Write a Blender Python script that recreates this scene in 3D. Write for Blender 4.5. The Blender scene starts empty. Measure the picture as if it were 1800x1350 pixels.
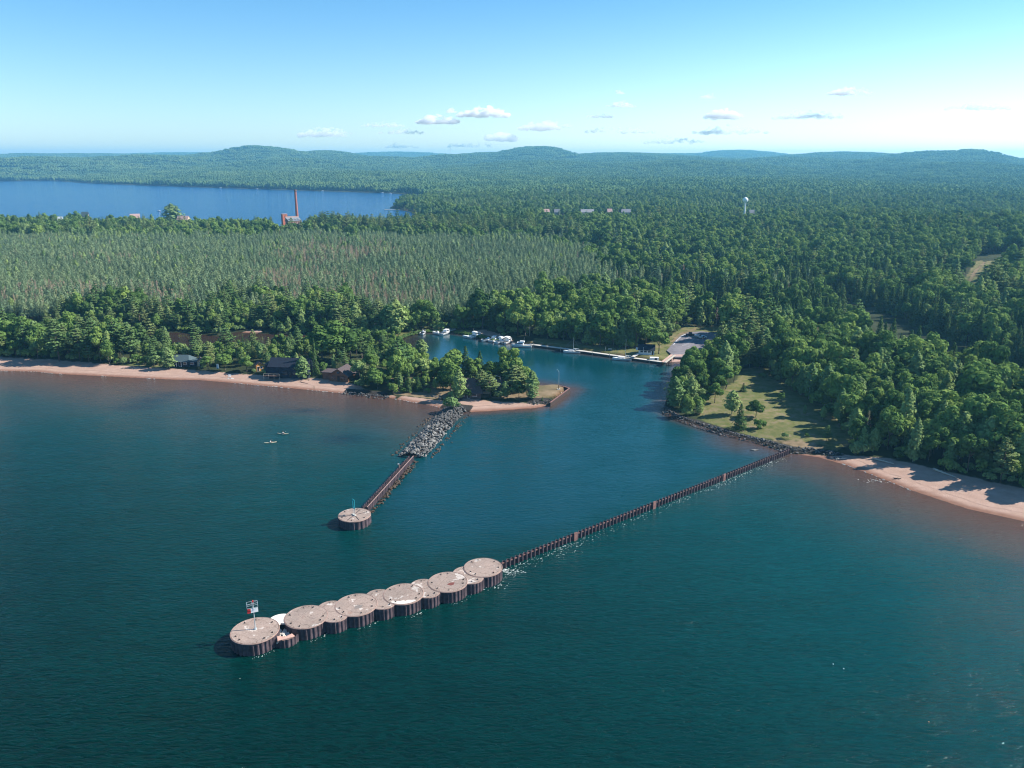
import bpy, bmesh, math, random
import numpy as np
from mathutils import Vector, Matrix, Euler

scene = bpy.context.scene
C = scene.collection
R = math.radians
rng = np.random.default_rng(11)
random.seed(11)

# ------------------------------------------------------------------ camera
CAM_H, FPX, HORIZON = 90.0, 1370.0, 280.0          # metres, and pixels of the 1800 px wide photograph
PITCH = math.atan((675 - HORIZON) / FPX)
cam_d = bpy.data.cameras.new("camera")
cam_d.sensor_width = 36.0
cam_d.lens = 36.0 * FPX / 1800.0
cam_d.clip_start, cam_d.clip_end = 1.0, 90000.0
cam = bpy.data.objects.new("camera", cam_d)
C.objects.link(cam)
cam.location = (0, 0, CAM_H)
cam.rotation_euler = (R(90) - PITCH, 0, 0)
scene.camera = cam

# ------------------------------------------------------------------ sky, sun, exposure
SUN_AZ, SUN_EL = R(8), R(38.5)                        # azimuth from +X towards +Y
world = bpy.data.worlds.new("World")
scene.world = world
world.use_nodes = True
wn = world.node_tree
for n in list(wn.nodes): wn.nodes.remove(n)
sky = wn.nodes.new("ShaderNodeTexSky")
sky.sky_type = 'NISHITA'
sky.sun_disc = False
sky.sun_elevation = SUN_EL
sky.sun_rotation = R(90) - SUN_AZ
sky.altitude = 200
sky.air_density, sky.dust_density, sky.ozone_density = 1.0, 0.25, 4.0
bg = wn.nodes.new("ShaderNodeBackground")
bg.inputs["Strength"].default_value = 0.082
wo = wn.nodes.new("ShaderNodeOutputWorld")
tint = wn.nodes.new("ShaderNodeMix"); tint.data_type = 'RGBA'; tint.blend_type = 'MULTIPLY'
tint.inputs[0].default_value = 1.0
tint.inputs[7].default_value = (0.56, 0.96, 1.12, 1)      # the cool white balance of the photograph
tcw = wn.nodes.new("ShaderNodeTexCoord"); sxyz = wn.nodes.new("ShaderNodeSeparateXYZ")
wn.links.new(tcw.outputs['Generated'], sxyz.inputs[0])
mr = wn.nodes.new("ShaderNodeMapRange"); mr.interpolation_type = 'SMOOTHSTEP'
mr.inputs['From Min'].default_value, mr.inputs['From Max'].default_value = 0.0, 0.22      # paler air low down
wn.links.new(sxyz.outputs['Z'], mr.inputs['Value'])
hz = wn.nodes.new("ShaderNodeMix"); hz.data_type = 'RGBA'
hz.inputs[6].default_value = (0.98, 1.10, 1.16, 1); hz.inputs[7].default_value = tint.inputs[7].default_value
sx = wn.nodes.new("ShaderNodeVectorMath"); sx.operation = 'DOT_PRODUCT'; sx.inputs[1].default_value = (math.cos(SUN_AZ), math.sin(SUN_AZ), 0)
wn.links.new(tcw.outputs['Generated'], sx.inputs[0])
gl = wn.nodes.new("ShaderNodeMapRange"); gl.interpolation_type = 'SMOOTHSTEP'
gl.inputs['From Min'].default_value, gl.inputs['From Max'].default_value = -0.35, 0.7
gl.inputs['To Min'].default_value, gl.inputs['To Max'].default_value = 0.0, 1.0
wn.links.new(sx.outputs['Value'], gl.inputs['Value'])
lowc = wn.nodes.new("ShaderNodeMix"); lowc.data_type = 'RGBA'
lowc.inputs[6].default_value = (0.98, 1.10, 1.16, 1); lowc.inputs[7].default_value = (1.5, 1.5, 1.45, 1)   # brighter air towards the sun
wn.links.new(gl.outputs[0], lowc.inputs[0]); wn.links.new(lowc.outputs[2], hz.inputs[6])
wn.links.new(mr.outputs[0], hz.inputs[0]); wn.links.new(hz.outputs[2], tint.inputs[7])
wn.links.new(sky.outputs[0], tint.inputs[6])
wn.links.new(tint.outputs[2], bg.inputs[0])
wn.links.new(bg.outputs[0], wo.inputs[0])
sun_d = bpy.data.lights.new("sun", 'SUN')
sun_d.energy, sun_d.angle, sun_d.color = 5.0, R(0.55), (1.0, 0.95, 0.86)
sun = bpy.data.objects.new("sun", sun_d)
C.objects.link(sun)
SUN_DIR = Vector((math.cos(SUN_EL) * math.cos(SUN_AZ), math.cos(SUN_EL) * math.sin(SUN_AZ), math.sin(SUN_EL)))
sun.rotation_euler = (-SUN_DIR).to_track_quat('-Z', 'Y').to_euler()
scene.view_settings.view_transform = 'Standard'
scene.view_settings.look = 'None'
scene.view_settings.exposure = 0.95
scene.view_settings.gamma = 1.0
scene.cycles.transparent_max_bounces = 24
scene.cycles.max_bounces = 14
scene.cycles.diffuse_bounces = 3
scene.cycles.glossy_bounces = 3
scene.cycles.volume_bounces = 12
scene.cycles.filter_width = 1.1

# ------------------------------------------------------------------ helpers: picture point <-> place
SP, CP = math.sin(PITCH), math.cos(PITCH)
def pix(px, py, z=0.0):
    """the point of the place at height z that the photograph shows at (px, py)"""
    x, y = (px - 900) / FPX, (675 - py) / FPX
    dx, dy, dz = x, CP + y * SP, -SP + y * CP
    t = (z - CAM_H) / dz
    return Vector((dx * t, dy * t, z))
def pixs(l, z=0.0): return np.array([pix(a, b, z)[:2] for a, b in l])
def proj(x, y, z):
    d = y * CP - (z - CAM_H) * SP
    return 900 + FPX * x / d, 675 - FPX * (y * SP + (z - CAM_H) * CP) / d
def height_for(x, y, top_py):
    """height above z=0 at ground point x, y that shows at picture row top_py"""
    k = (675 - top_py) / FPX
    return CAM_H + y * (k * CP - SP) / (CP + k * SP)

# ------------------------------------------------------------------ helpers: objects
def tag(o, label=None, cat=None, group=None, kind=None):
    if label: o['label'] = label
    if cat: o['category'] = cat
    if group: o['group'] = group
    if kind: o['kind'] = kind
    return o
def link(name, me, mats=(), parent=None, loc=(0, 0, 0), rz=0.0):
    for m in mats:
        if m.name not in [x.name for x in me.materials if x]: me.materials.append(m)
    o = bpy.data.objects.new(name, me)
    C.objects.link(o)
    o.location = loc
    o.rotation_euler = (0, 0, rz)
    if parent: o.parent = parent
    return o
def thing(name, label, cat, loc=(0, 0, 0), rz=0.0, group=None):
    o = bpy.data.objects.new(name, None)
    C.objects.link(o)
    o.empty_display_size = 0.5
    o.location = loc
    o.rotation_euler = (0, 0, rz)
    return tag(o, label, cat, group)
def copy_tree(o, parent=None):
    c = o.copy()
    C.objects.link(c)
    c.parent = parent
    for ch in o.children: copy_tree(ch, c)
    return c

class MB:
    """collects boxes, bars, tubes, discs into ONE mesh object"""
    def __init__(s): s.v, s.f = [], []
    def add(s, vs, fs):
        n = len(s.v)
        s.v += [tuple(p) for p in vs]
        s.f += [tuple(i + n for i in f) for f in fs]
        return s
    def box(s, c, d, rz=0.0, top=1.0):
        cx, cy, cz = c; x, y, z = d[0] / 2, d[1] / 2, d[2] / 2
        co, si = math.cos(rz), math.sin(rz)
        vs = []
        for k, t in ((-1, 1.0), (1, top)):
            for a, b in ((-1, -1), (1, -1), (1, 1), (-1, 1)):
                px, py = a * x * t, b * y * t
                vs.append((cx + px * co - py * si, cy + px * si + py * co, cz + k * z))
        return s.add(vs, [(3, 2, 1, 0), (4, 5, 6, 7), (0, 1, 5, 4), (1, 2, 6, 5), (2, 3, 7, 6), (3, 0, 4, 7)])
    def tube(s, p, q, r0, r1=None, n=8):
        r1 = r0 if r1 is None else r1
        p, q = Vector(p), Vector(q)
        d = (q - p)
        if d.length < 1e-6: return s
        d.normalize()
        a = d.orthogonal().normalized(); b = d.cross(a)
        vs = []
        for c, r in ((p, r0), (q, r1)):
            for i in range(n):
                t = 2 * math.pi * i / n
                vs.append(c + (a * math.cos(t) + b * math.sin(t)) * r)
        fs = [(i, (i + 1) % n, n + (i + 1) % n, n + i) for i in range(n)]
        return s.add(vs, fs + [tuple(range(n - 1, -1, -1)), tuple(range(n, 2 * n))])
    def lathe(s, prof, n=24, c=(0, 0, 0)):
        vs, fs = [], []
        for r, z in prof:
            for i in range(n):
                t = 2 * math.pi * i / n
                vs.append((c[0] + r * math.cos(t), c[1] + r * math.sin(t), c[2] + z))
        for k in range(len(prof) - 1):
            for i in range(n):
                j = (i + 1) % n
                fs.append((k * n + i, k * n + j, (k + 1) * n + j, (k + 1) * n + i))
        fs.append(tuple(range(n - 1, -1, -1)))
        m = (len(prof) - 1) * n
        fs.append(tuple(range(m, m + n)))
        return s.add(vs, fs)
    def prism(s, poly, z0, z1):
        n = len(poly)
        vs = [(x, y, z0) for x, y in poly] + [(x, y, z1) for x, y in poly]
        fs = [tuple(range(n - 1, -1, -1)), tuple(range(n, 2 * n))]
        return s.add(vs, fs + [(i, (i + 1) % n, n + (i + 1) % n, n + i) for i in range(n)])
    def mesh(s, name, smooth=False):
        me = bpy.data.meshes.new(name)
        me.from_pydata(s.v, [], s.f)
        me.update()
        bm = bmesh.new(); bm.from_mesh(me)
        bmesh.ops.recalc_face_normals(bm, faces=bm.faces)
        bm.to_mesh(me); bm.free()
        if smooth: me.polygons.foreach_set('use_smooth', [True] * len(me.polygons))
        return me
    def build(s, name, m, parent=None, loc=(0, 0, 0), rz=0.0, smooth=False, bevel=0.0):
        o = link(name, s.mesh(name, smooth), [m], parent, loc, rz)
        if bevel:
            b = o.modifiers.new("bevel", 'BEVEL'); b.width = bevel; b.segments = 2; b.limit_method = 'ANGLE'
        return o

def np_mesh(name, V, F, smooth=False):
    me = bpy.data.meshes.new(name)
    V = np.asarray(V, np.float32); F = np.asarray(F, np.int32)
    k = F.shape[1]
    me.vertices.add(len(V)); me.vertices.foreach_set('co', V.ravel())
    me.loops.add(F.size); me.loops.foreach_set('vertex_index', F.ravel())
    me.polygons.add(len(F)); me.polygons.foreach_set('loop_start', np.arange(len(F), dtype=np.int32) * k)
    me.update(calc_edges=True)
    me.polygons.foreach_set('use_smooth', np.full(len(F), smooth))
    me.validate()
    return me

# ------------------------------------------------------------------ helpers: materials
def new_mat(name):
    m = bpy.data.materials.new(name)
    m.use_nodes = True
    nt = m.node_tree
    for n in list(nt.nodes): nt.nodes.remove(n)
    out = nt.nodes.new("ShaderNodeOutputMaterial")
    return m, nt, out
def nd(nt, typ, **kw):
    n = nt.nodes.new(typ)
    for k, v in kw.items():
        if k in n.inputs: n.inputs[k].default_value = v
        else: setattr(n, k, v)
    return n
def ramp(nt, stops, fac=None):
    n = nt.nodes.new("ShaderNodeValToRGB")
    el = n.color_ramp.elements
    while len(el) < len(stops): el.new(0.5)
    for e, (p, c) in zip(el, stops):
        e.position = p; e.color = (*c, 1.0) if len(c) == 3 else c
    if fac is not None: nt.links.new(fac, n.inputs[0])
    return n
def mixc(nt, a, b, fac, blend='MIX'):
    n = nt.nodes.new("ShaderNodeMix"); n.data_type = 'RGBA'; n.blend_type = blend
    for s, v in ((n.inputs[6], a), (n.inputs[7], b), (n.inputs[0], fac)):
        if hasattr(v, 'links'): nt.links.new(v, s)
        elif isinstance(v, (tuple, list)): s.default_value = (*v, 1.0) if len(v) == 3 else v
        else: s.default_value = v
    return n.outputs[2]
def mathn(nt, op, a, b=None, clamp=False):
    n = nt.nodes.new("ShaderNodeMath"); n.operation = op; n.use_clamp = clamp
    for s, v in ((n.inputs[0], a), (n.inputs[1], b)):
        if v is None: continue
        if hasattr(v, 'links'): nt.links.new(v, s)
        else: s.default_value = v
    return n.outputs[0]
def smat(name, col, rough=0.7, var=0.25, scale=1.5, metal=0.0, col2=None, spec=0.3, coord='Object', bump=0.0):
    """plain surface whose colour wanders a little: worn paint, wood, stone"""
    m, nt, out = new_mat(name)
    tc = nd(nt, "ShaderNodeTexCoord")
    nz = nd(nt, "ShaderNodeTexNoise", Scale=scale, Detail=6.0, Roughness=0.65)
    nt.links.new(tc.outputs[coord], nz.inputs['Vector'])
    lo = tuple(c * (1 - var) for c in col); hi = tuple(min(1, c * (1 + var)) for c in (col2 or col))
    rp = ramp(nt, [(0.3, lo), (0.7, hi)], nz.outputs[0])
    p = nd(nt, "ShaderNodeBsdfPrincipled", Roughness=rough, Metallic=metal)
    p.inputs['Specular IOR Level'].default_value = spec
    nt.links.new(rp.outputs[0], p.inputs['Base Color'])
    if bump:
        b = nd(nt, "ShaderNodeBump", Strength=bump, Distance=0.05)
        nt.links.new(nz.outputs[0], b.inputs['Height']); nt.links.new(b.outputs[0], p.inputs['Normal'])
    nt.links.new(p.outputs[0], out.inputs[0])
    return m

# ------------------------------------------------------------------ land and water outlines
PEN = [(-700,650),(0,652),(60,653),(100,657),(200,662),(300,667),(350,668),(400,672),(450,677),(520,683),(560,687),(600,691),
       (650,695),(690,700),(720,706),(750,711),(775,717),(800,724),(812,725),(850,723),(900,720),(945,717),(966,712),(978,704),
       (1001,685),(985,681),(950,677),(920,671),(880,668),(840,664),(800,658),(760,648),(735,632),(712,616),(690,606),(640,608),
       (560,613),(480,613),(400,615),(330,614),(240,607),(100,600),(-700,595)]
MAIN = [(-700,570),(0,574),(100,577),(240,582),(330,586),(385,592),(420,584),(480,588),(560,590),(640,592),(690,597),(715,591),
        (735,585),(790,584),(830,590),(855,597),(880,602),(930,606.5),(1000,616),(1090,629),(1165,639),(1178,634),(1196,634),
        (1200,642),(1192,656),(1180,682),(1168,712),(1167,720),(1185,734),(1230,749),(1270,762),(1300,769),(1345,783),(1390,797),
        (1440,804),(1490,818),(1540,837),(1600,861),(1700,894),(1800,916),(2100,1000)]
FARLAKE = [(-2500,310),(-900,316),(0,319),(90,318),(150,322),(250,326),(400,331),(560,336),(690,340),(757,347),(735,352),(700,357),
           (684,366),(722,373),(735,383),(780,388),(815,391),(820,397),(700,402),(560,404),(300,402),(0,398),(-900,390),(-2500,372)]
PEN_W, FAR_W = pixs(PEN), pixs(FARLAKE)
MAIN_W = np.vstack([pixs(MAIN), [[420, 60], [9000, 0], [16000, 16000], [-16000, 16000], [-16000, pix(-700, 570)[1]]]])
MAIN_SHORE = len(MAIN)

def inside(P, poly):
    x, y = P[:, 0], P[:, 1]
    r = np.zeros(len(P), bool)
    n = len(poly)
    for i in range(n):
        x0, y0 = poly[i]; x1, y1 = poly[(i + 1) % n]
        if y0 == y1: continue
        c = ((y0 > y) != (y1 > y))
        r ^= c & (x < (x1 - x0) * (y - y0) / (y1 - y0) + x0)
    return r
def line_dist(P, poly, closed=True):
    best = np.full(len(P), 1e18)
    n = len(poly)
    for i in range(n if closed else n - 1):
        a, b = poly[i], poly[(i + 1) % n]
        d = b - a; L = max(1e-9, float(d @ d))
        t = np.clip(((P - a) @ d) / L, 0, 1)
        q = P - a - t[:, None] * d
        best = np.minimum(best, (q * q).sum(1))
    return np.sqrt(best)
def sd_poly(P, poly):
    d = line_dist(P, poly)
    return np.where(inside(P, poly), d, -d)
def land_sd(P):
    """distance to the nearest shore, positive on land"""
    land = (inside(P, PEN_W) | inside(P, MAIN_W)) & ~inside(P, FAR_W)
    d = np.minimum(np.minimum(line_dist(P, PEN_W), line_dist(P, MAIN_W[:MAIN_SHORE], False)), line_dist(P, FAR_W))
    return np.where(land, d, -d)
def sstep(a, b, x):
    t = np.clip((x - a) / (b - a), 0, 1)
    return t * t * (3 - 2 * t)

# smooth value noise on the ground plane
_NT = np.random.default_rng(5).random((64, 64))
def vnoise(x, y, s):
    x = np.asarray(x) / s; y = np.asarray(y) / s
    xi, yi = np.floor(x).astype(int), np.floor(y).astype(int)
    fx, fy = x - xi, y - yi
    fx, fy = fx * fx * (3 - 2 * fx), fy * fy * (3 - 2 * fy)
    g = lambda a, b: _NT[a % 64, b % 64]
    return (g(xi, yi) * (1 - fx) + g(xi + 1, yi) * fx) * (1 - fy) + (g(xi, yi + 1) * (1 - fx) + g(xi + 1, yi + 1) * fx) * fy

# (picture column, width left, width right, picture row of the crest, distance, depth)
HILLS = [(150, 230, 260, 271, 9500, 900), (45, 50, 60, 271, 9300, 700), (330, 150, 120, 269, 11200, 700), (455, 62, 76, 257.5, 6000, 620), (380, 45, 50, 269, 6300, 800),
         (568, 50, 58, 265.5, 6400, 800), (690, 90, 110, 267, 10500, 700), (950, 70, 48, 257.5, 6100, 620), (850, 50, 60, 268, 6500, 700),
         (1080, 80, 120, 268, 6500, 900), (1290, 62, 78, 264.5, 9200, 800), (1180, 200, 200, 270, 9500, 900), (1480, 90, 100, 268.5, 6800, 800),
         (1640, 80, 70, 267.5, 5600, 560), (1700, 60, 48, 265.5, 5500, 560), (1950, 80, 400, 274, 7000, 900), (-250, 250, 200, 270, 9000, 900),
         (250, 130, 110, 275.5, 5200, 380), (640, 80, 90, 275, 5300, 380), (800, 70, 60, 274, 5500, 380), (1130, 110, 130, 275.5, 5200, 400), (1400, 90, 110, 275, 5000, 380),
         (1560, 90, 80, 277, 4600, 350), (60, 90, 120, 276.5, 5000, 350), (930, 90, 100, 280, 4300, 330), (1240, 120, 110, 282, 4000, 330), (1690, 100, 90, 282, 4000, 330), (520, 90, 90, 279, 4700, 330)]
MOUND_A, MOUND_B = np.array(pix(729, 797)[:2]), np.array(pix(803, 716)[:2])
STEEP = [np.array(pix(a, b)[:2]) for a, b in ((1001, 685), (990, 694), (978, 703), (985, 681))] + \
        [np.array(pix(a, b)[:2]) for a, b in ((930, 606), (965, 611), (1000, 616), (1030, 620), (1060, 624), (1090, 629), (1130, 634), (1165, 639))]
RAVINES = [([(1120, 505), (1200, 520), (1290, 545), (1350, 560)], 14, 22), ([(1440, 520), (1540, 560), (1640, 600), (1740, 640), (1850, 680)], 18, 26),
           ([(1490, 560), (1560, 600), (1650, 640)], 6, 18), ([(1000, 440), (1120, 455), (1230, 470), (1330, 476)], 9, 26),
           ([(1450, 490), (1560, 500), (1660, 505)], 8, 24)]
RAVINES = [(pixs(l, 2), dep, w) for l, dep, w in RAVINES]
def ground_z(P, sd=None):
    P = np.asarray(P, float)
    if sd is None: sd = land_sd(P)
    x, y = P[:, 0], P[:, 1]
    r = np.hypot(x, y)
    steep = np.zeros(len(P))
    for s in STEEP: steep = np.maximum(steep, np.exp(-((P - s) ** 2).sum(1) / 220.0))
    wid = 24 * (1 - steep) + 1.2 * steep
    near = np.where(sd < 0, np.maximum(sd * (0.1 + 0.9 * steep), -2.5), 0.25 * sstep(0, 2, sd) + 1.35 * sstep(0, 1, np.clip(sd, 0, None) / wid))
    dm = line_dist(P, np.array([MOUND_A, MOUND_B]), False)
    near = np.maximum(near, 1.1 - (dm / 3.4) ** 2 * 1.3)
    u = 900 + FPX * x / np.maximum(y * CP + 25, 1)
    rise = 74 * sstep(1300, 8200, r) + 2.5 * sstep(520, 1000, r) + 6 * (vnoise(x + 900, y, 260) - 0.35) * sstep(560, 1100, r)
    und = 24 * (vnoise(x, y + 77, 620) - 0.45) * sstep(1500, 3000, r) * (1 - sstep(4800, 6500, r))
    right = 10 * sstep(150, 420, x - 0.12 * y) * sstep(300, 430, y) * (1 - sstep(900, 1500, r))
    hills = np.zeros(len(P))
    for hu, wl, wr, py, d, dep in HILLS:
        top = CAM_H - 20 + d * (HORIZON - py) * 0.923 / FPX
        base = 74 * sstep(1300, 8200, d)
        w = np.where(u < hu, wl, wr)
        hills = np.maximum(hills, (top - base) * np.exp(-0.5 * ((u - hu) / w) ** 2) * np.exp(-0.5 * ((r - d) / dep) ** 2))
    inl = sstep(10, 120, sd) * np.where(r > 1200, sstep(0, 700, sd), 1)
    out = near + np.where(sd > 0, (rise + und + right * sstep(25, 160, sd)) * inl + hills * sstep(0, 400, sd), 0)
    for l, dep, w in RAVINES:
        out -= 1.5 * dep * np.exp(-(line_dist(P, l, False) / w) ** 2) * sstep(20, 60, sd) * 0.6
    return np.where(sd > 0, np.maximum(out, 0.02 + near * 0.3), out)
def gz(x, y): return float(ground_z(np.array([[x, y]]))[0])

# ------------------------------------------------------------------ ground zones (picture outlines of bare sand, grass, rock ...)
SAND, GRASS, ROCK, DRY = 0, 1, 2, 3
ZONES = [
    (SAND, [(-700,655),(0,656),(100,661),(200,666),(300,671),(400,676),(520,687),(600,693),(612,689),(560,668),(470,660),(400,655),(290,647),(200,642),(100,634),(0,629),(-700,627)], 0, 5),
    (SAND, [(560,690),(640,699),(680,703),(700,694),(640,681),(600,668),(540,664)], 0, 4),
    (SAND, [(690,704),(750,715),(800,728),(812,712),(775,702),(740,697),(705,692)], 0, 3),
    (SAND, [(805,730),(850,727),(900,724),(968,716),(962,707),(900,706),(860,704),(820,700),(800,706)], 0, 3),
    (DRY, [(690,694),(760,703),(820,702),(900,706),(965,708),(1001,685),(985,681),(945,677),(900,672),(850,668),(800,664),(740,660),(680,670)], 0, 4),
    (SAND, [(1375,795),(1390,800),(1440,807),(1490,821),(1540,840),(1600,864),(1700,897),(1800,919),(2100,1005),(2100,940),(1900,880),(1800,862),(1720,845),(1640,826),(1560,806),(1480,797),(1420,790)], 0, 4),
    (SAND, [(1262,758),(1300,772),(1345,786),(1392,800),(1392,792),(1345,776),(1300,763)], 0, 2),
    (GRASS, [(1225,705),(1232,738),(1300,758),(1380,784),(1450,790),(1500,778),(1540,760),(1470,715),(1420,680),(1375,655),(1330,645),(1300,650),(1295,668),(1262,690)], 2, 6),
    (DRY, [(1370,785),(1440,790),(1450,780),(1390,770),(1350,768)], 2, 8),
    (ROCK, [(1165,712),(1166,724),(1185,737),(1230,752),(1270,764),(1300,770),(1340,780),(1390,796),(1440,800),(1480,804),(1470,797),(1400,788),(1340,773),(1300,763),(1240,744),(1200,732),(1176,718)], 0, 2),
    (ROCK, [(604,690),(640,697),(684,700),(680,691),(640,687),(610,685)], 0, 2),
    (ROCK, [(925,712),(968,712),(970,706),(930,706)], 0, 2),
    (GRASS, [(690,600),(715,593),(735,586),(790,585),(830,591),(855,598),(880,603),(862,592),(830,583),(790,578),(740,578),(700,584)], 0, 2),
    (SAND, [(842,584),(870,593),(896,600),(905,600),(890,592),(858,580),(838,579)], 1, 3),
    (GRASS, [(930,606),(1000,616),(1090,629),(1165,638),(1180,630),(1190,612),(1180,600),(1120,609),(1060,609),(1000,601),(940,597)], 1, 3),
    (GRASS, [(1172,600),(1185,584),(1215,571),(1275,570),(1290,584),(1262,610),(1225,625),(1200,622)], 2, 3),
    (DRY, [(1180,600),(1192,587),(1222,576),(1225,580),(1196,592),(1184,604)], 2, 2),
    (SAND, [(412,587),(440,586),(462,581),(455,578),(432,580),(412,584)], 0, 2),
    (GRASS, [(330,617),(480,617),(480,624),(330,625)], 0, 3),
    (GRASS, [(200,645),(290,650),(320,648),(320,640),(290,640)], 0, 3),
    (GRASS, [(1680,512),(1745,520),(1764,472),(1800,472),(1800,460),(1722,458),(1690,500)], 6, 5),
    (DRY, [(1690,508),(1697,508),(1722,478),(1742,464),(1736,464),(1711,482)], 6, 3),
]
ZONES = [(ch, pixs(l, max(z * .75, .9) if ch == SAND else z * .75), f) for ch, l, z, f in ZONES]
_d = (MOUND_B - MOUND_A) / np.linalg.norm(MOUND_B - MOUND_A); _n = np.array([_d[1], -_d[0]])
ZONES.append((ROCK, np.array([MOUND_A - _d * 6 - _n * 6.5, MOUND_B + _d * 2 - _n * 6, MOUND_B + _d * 2 + _n * 6, MOUND_A - _d * 6 + _n * 6.5]), 2))
def zone_weights(P):
    W = np.zeros((len(P), 4))
    m = np.hypot(P[:, 0], P[:, 1]) < 760
    Q = P[m]
    acc = np.zeros((len(Q), 4))
    for ch, poly, f in ZONES:
        lo, hi = poly.min(0) - f, poly.max(0) + f
        k = ((Q > lo) & (Q < hi)).all(1)
        if not k.any(): continue
        w = np.clip(0.5 + sd_poly(Q[k], poly) / f, 0, 1)
        acc[k] *= (1 - w)[:, None]
        acc[k, ch] = np.maximum(acc[k, ch], w)
    W[m] = acc
    return W
# ------------------------------------------------------------------ the ground: one polar sheet out past the hills
def build_ground():
    az = np.linspace(-R(58), R(58), 600)
    rr = np.concatenate([np.arange(108, 520, 1.6), np.geomspace(520, 12400, 200)])
    A, RR = np.meshgrid(az, rr)
    P = np.stack([(RR * np.sin(A)).ravel(), (RR * np.cos(A)).ravel()], 1)
    sd = land_sd(P)
    Z = ground_z(P, sd)
    nr, na = len(rr), len(az)
    i = np.arange(nr * na).reshape(nr, na)
    F = np.stack([i[:-1, :-1].ravel(), i[:-1, 1:].ravel(), i[1:, 1:].ravel(), i[1:, :-1].ravel()], 1)
    me = np_mesh("ground", np.column_stack([P, Z]), F, True)
    W = zone_weights(P)
    at = me.color_attributes.new("zone", 'FLOAT_COLOR', 'POINT')
    at.data.foreach_set('color', W.astype(np.float32).ravel())
    a2 = me.attributes.new("wet", 'FLOAT', 'POINT')
    a2.data.foreach_set('value', (1 - sstep(0.5, 3.0, sd)).astype(np.float32))
    me.attributes.new("shore", 'FLOAT', 'POINT').data.foreach_set('value', np.clip(sd, -5, 60).astype(np.float32))
    m, nt, out = new_mat("ground_soil")
    geo = nd(nt, "ShaderNodeNewGeometry")
    z = nd(nt, "ShaderNodeAttribute", attribute_name="zone")
    sep = nd(nt, "ShaderNodeSeparateColor"); nt.links.new(z.outputs['Color'], sep.inputs[0])
    def noise(s, d=5.0, ro=0.6):
        n = nd(nt, "ShaderNodeTexNoise", Scale=s, Detail=d, Roughness=ro)
        nt.links.new(geo.outputs['Position'], n.inputs['Vector'])
        return n.outputs[0]
    n1, n2, n3 = noise(0.05), noise(0.35), noise(2.2)
    forest = ramp(nt, [(0.35, (0.022, 0.03, 0.014)), (0.65, (0.05, 0.06, 0.026))], n1).outputs[0]
    sand = ramp(nt, [(0.3, (0.33, 0.215, 0.165)), (0.7, (0.42, 0.285, 0.225))], n2).outputs[0]
    sand = mixc(nt, sand, (0.24, 0.16, 0.125), mathn(nt, 'MULTIPLY', ramp(nt, [(0.55, (0, 0, 0)), (0.75, (1, 1, 1))], n3).outputs[0], 0.35))
    grass = ramp(nt, [(0.3, (0.07, 0.095, 0.028)), (0.48, (0.155, 0.15, 0.055)), (0.62, (0.23, 0.18, 0.105))], n2).outputs[0]
    grass = mixc(nt, grass, (0.1, 0.12, 0.035), ramp(nt, [(0.45, (0, 0, 0)), (0.7, (0.8, 0.8, 0.8))], n1).outputs[0])
    grass = mixc(nt, grass, (0.07, 0.075, 0.03), mathn(nt, 'MULTIPLY', n3, 0.35))
    rock = ramp(nt, [(0.35, (0.02, 0.019, 0.018)), (0.7, (0.06, 0.055, 0.05))], n3).outputs[0]
    dry = ramp(nt, [(0.3, (0.15, 0.11, 0.06)), (0.7, (0.26, 0.19, 0.12))], n2).outputs[0]
    shd = nd(nt, "ShaderNodeAttribute", attribute_name="shore")
    wob = mathn(nt, 'ADD', shd.outputs['Fac'], mathn(nt, 'MULTIPLY', n1, 6.0))
    for pos, wd_, am in ((8.0, 0.55, 0.5), (10.6, 0.35, 0.35)):
        line = mathn(nt, 'SUBTRACT', 1.0, mathn(nt, 'DIVIDE', mathn(nt, 'ABSOLUTE', mathn(nt, 'SUBTRACT', wob, pos)), wd_), True)
        sand = mixc(nt, sand, (0.10, 0.065, 0.05), mathn(nt, 'MULTIPLY', mathn(nt, 'MULTIPLY', line, am), ramp(nt, [(0.4, (0, 0, 0)), (0.6, (1, 1, 1))], n2).outputs[0]))
    dry = mixc(nt, dry, (0.10, 0.10, 0.04), mathn(nt, 'MULTIPLY', ramp(nt, [(0.5, (0, 0, 0)), (0.62, (1, 1, 1))], n1).outputs[0], 0.6))
    jit = mathn(nt, 'MULTIPLY', mathn(nt, 'SUBTRACT', n2, 0.5), 0.9)
    def fac(s):
        v = mathn(nt, 'ADD', s, jit)
        return mathn(nt, 'MULTIPLY', mathn(nt, 'SUBTRACT', v, 0.38), 4.0, True)
    col = mixc(nt, forest, sand, fac(sep.outputs[0]))
    col = mixc(nt, col, grass, fac(sep.outputs[1]))
    col = mixc(nt, col, rock, fac(sep.outputs[2]))
    col = mixc(nt, col, dry, fac(z.outputs['Alpha']))
    wet = nd(nt, "ShaderNodeAttribute", attribute_name="wet")
    col = mixc(nt, col, mixc(nt, col, (0.55, 0.42, 0.36), 1.0, 'MULTIPLY'), wet.outputs['Fac'])
    p = nd(nt, "ShaderNodeBsdfPrincipled", Roughness=0.95)
    p.inputs['Specular IOR Level'].default_value = 0.1
    nt.links.new(col, p.inputs['Base Color'])
    b = nd(nt, "ShaderNodeBump", Strength=0.6, Distance=0.25)
    nt.links.new(n3, b.inputs['Height']); nt.links.new(b.outputs[0], p.inputs['Normal'])
    nt.links.new(p.outputs[0], out.inputs[0])
    tag(link("ground", me, [m]), "sandy and grassy ground under the forest, the beaches and the far hills", None, None, 'structure')

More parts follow.
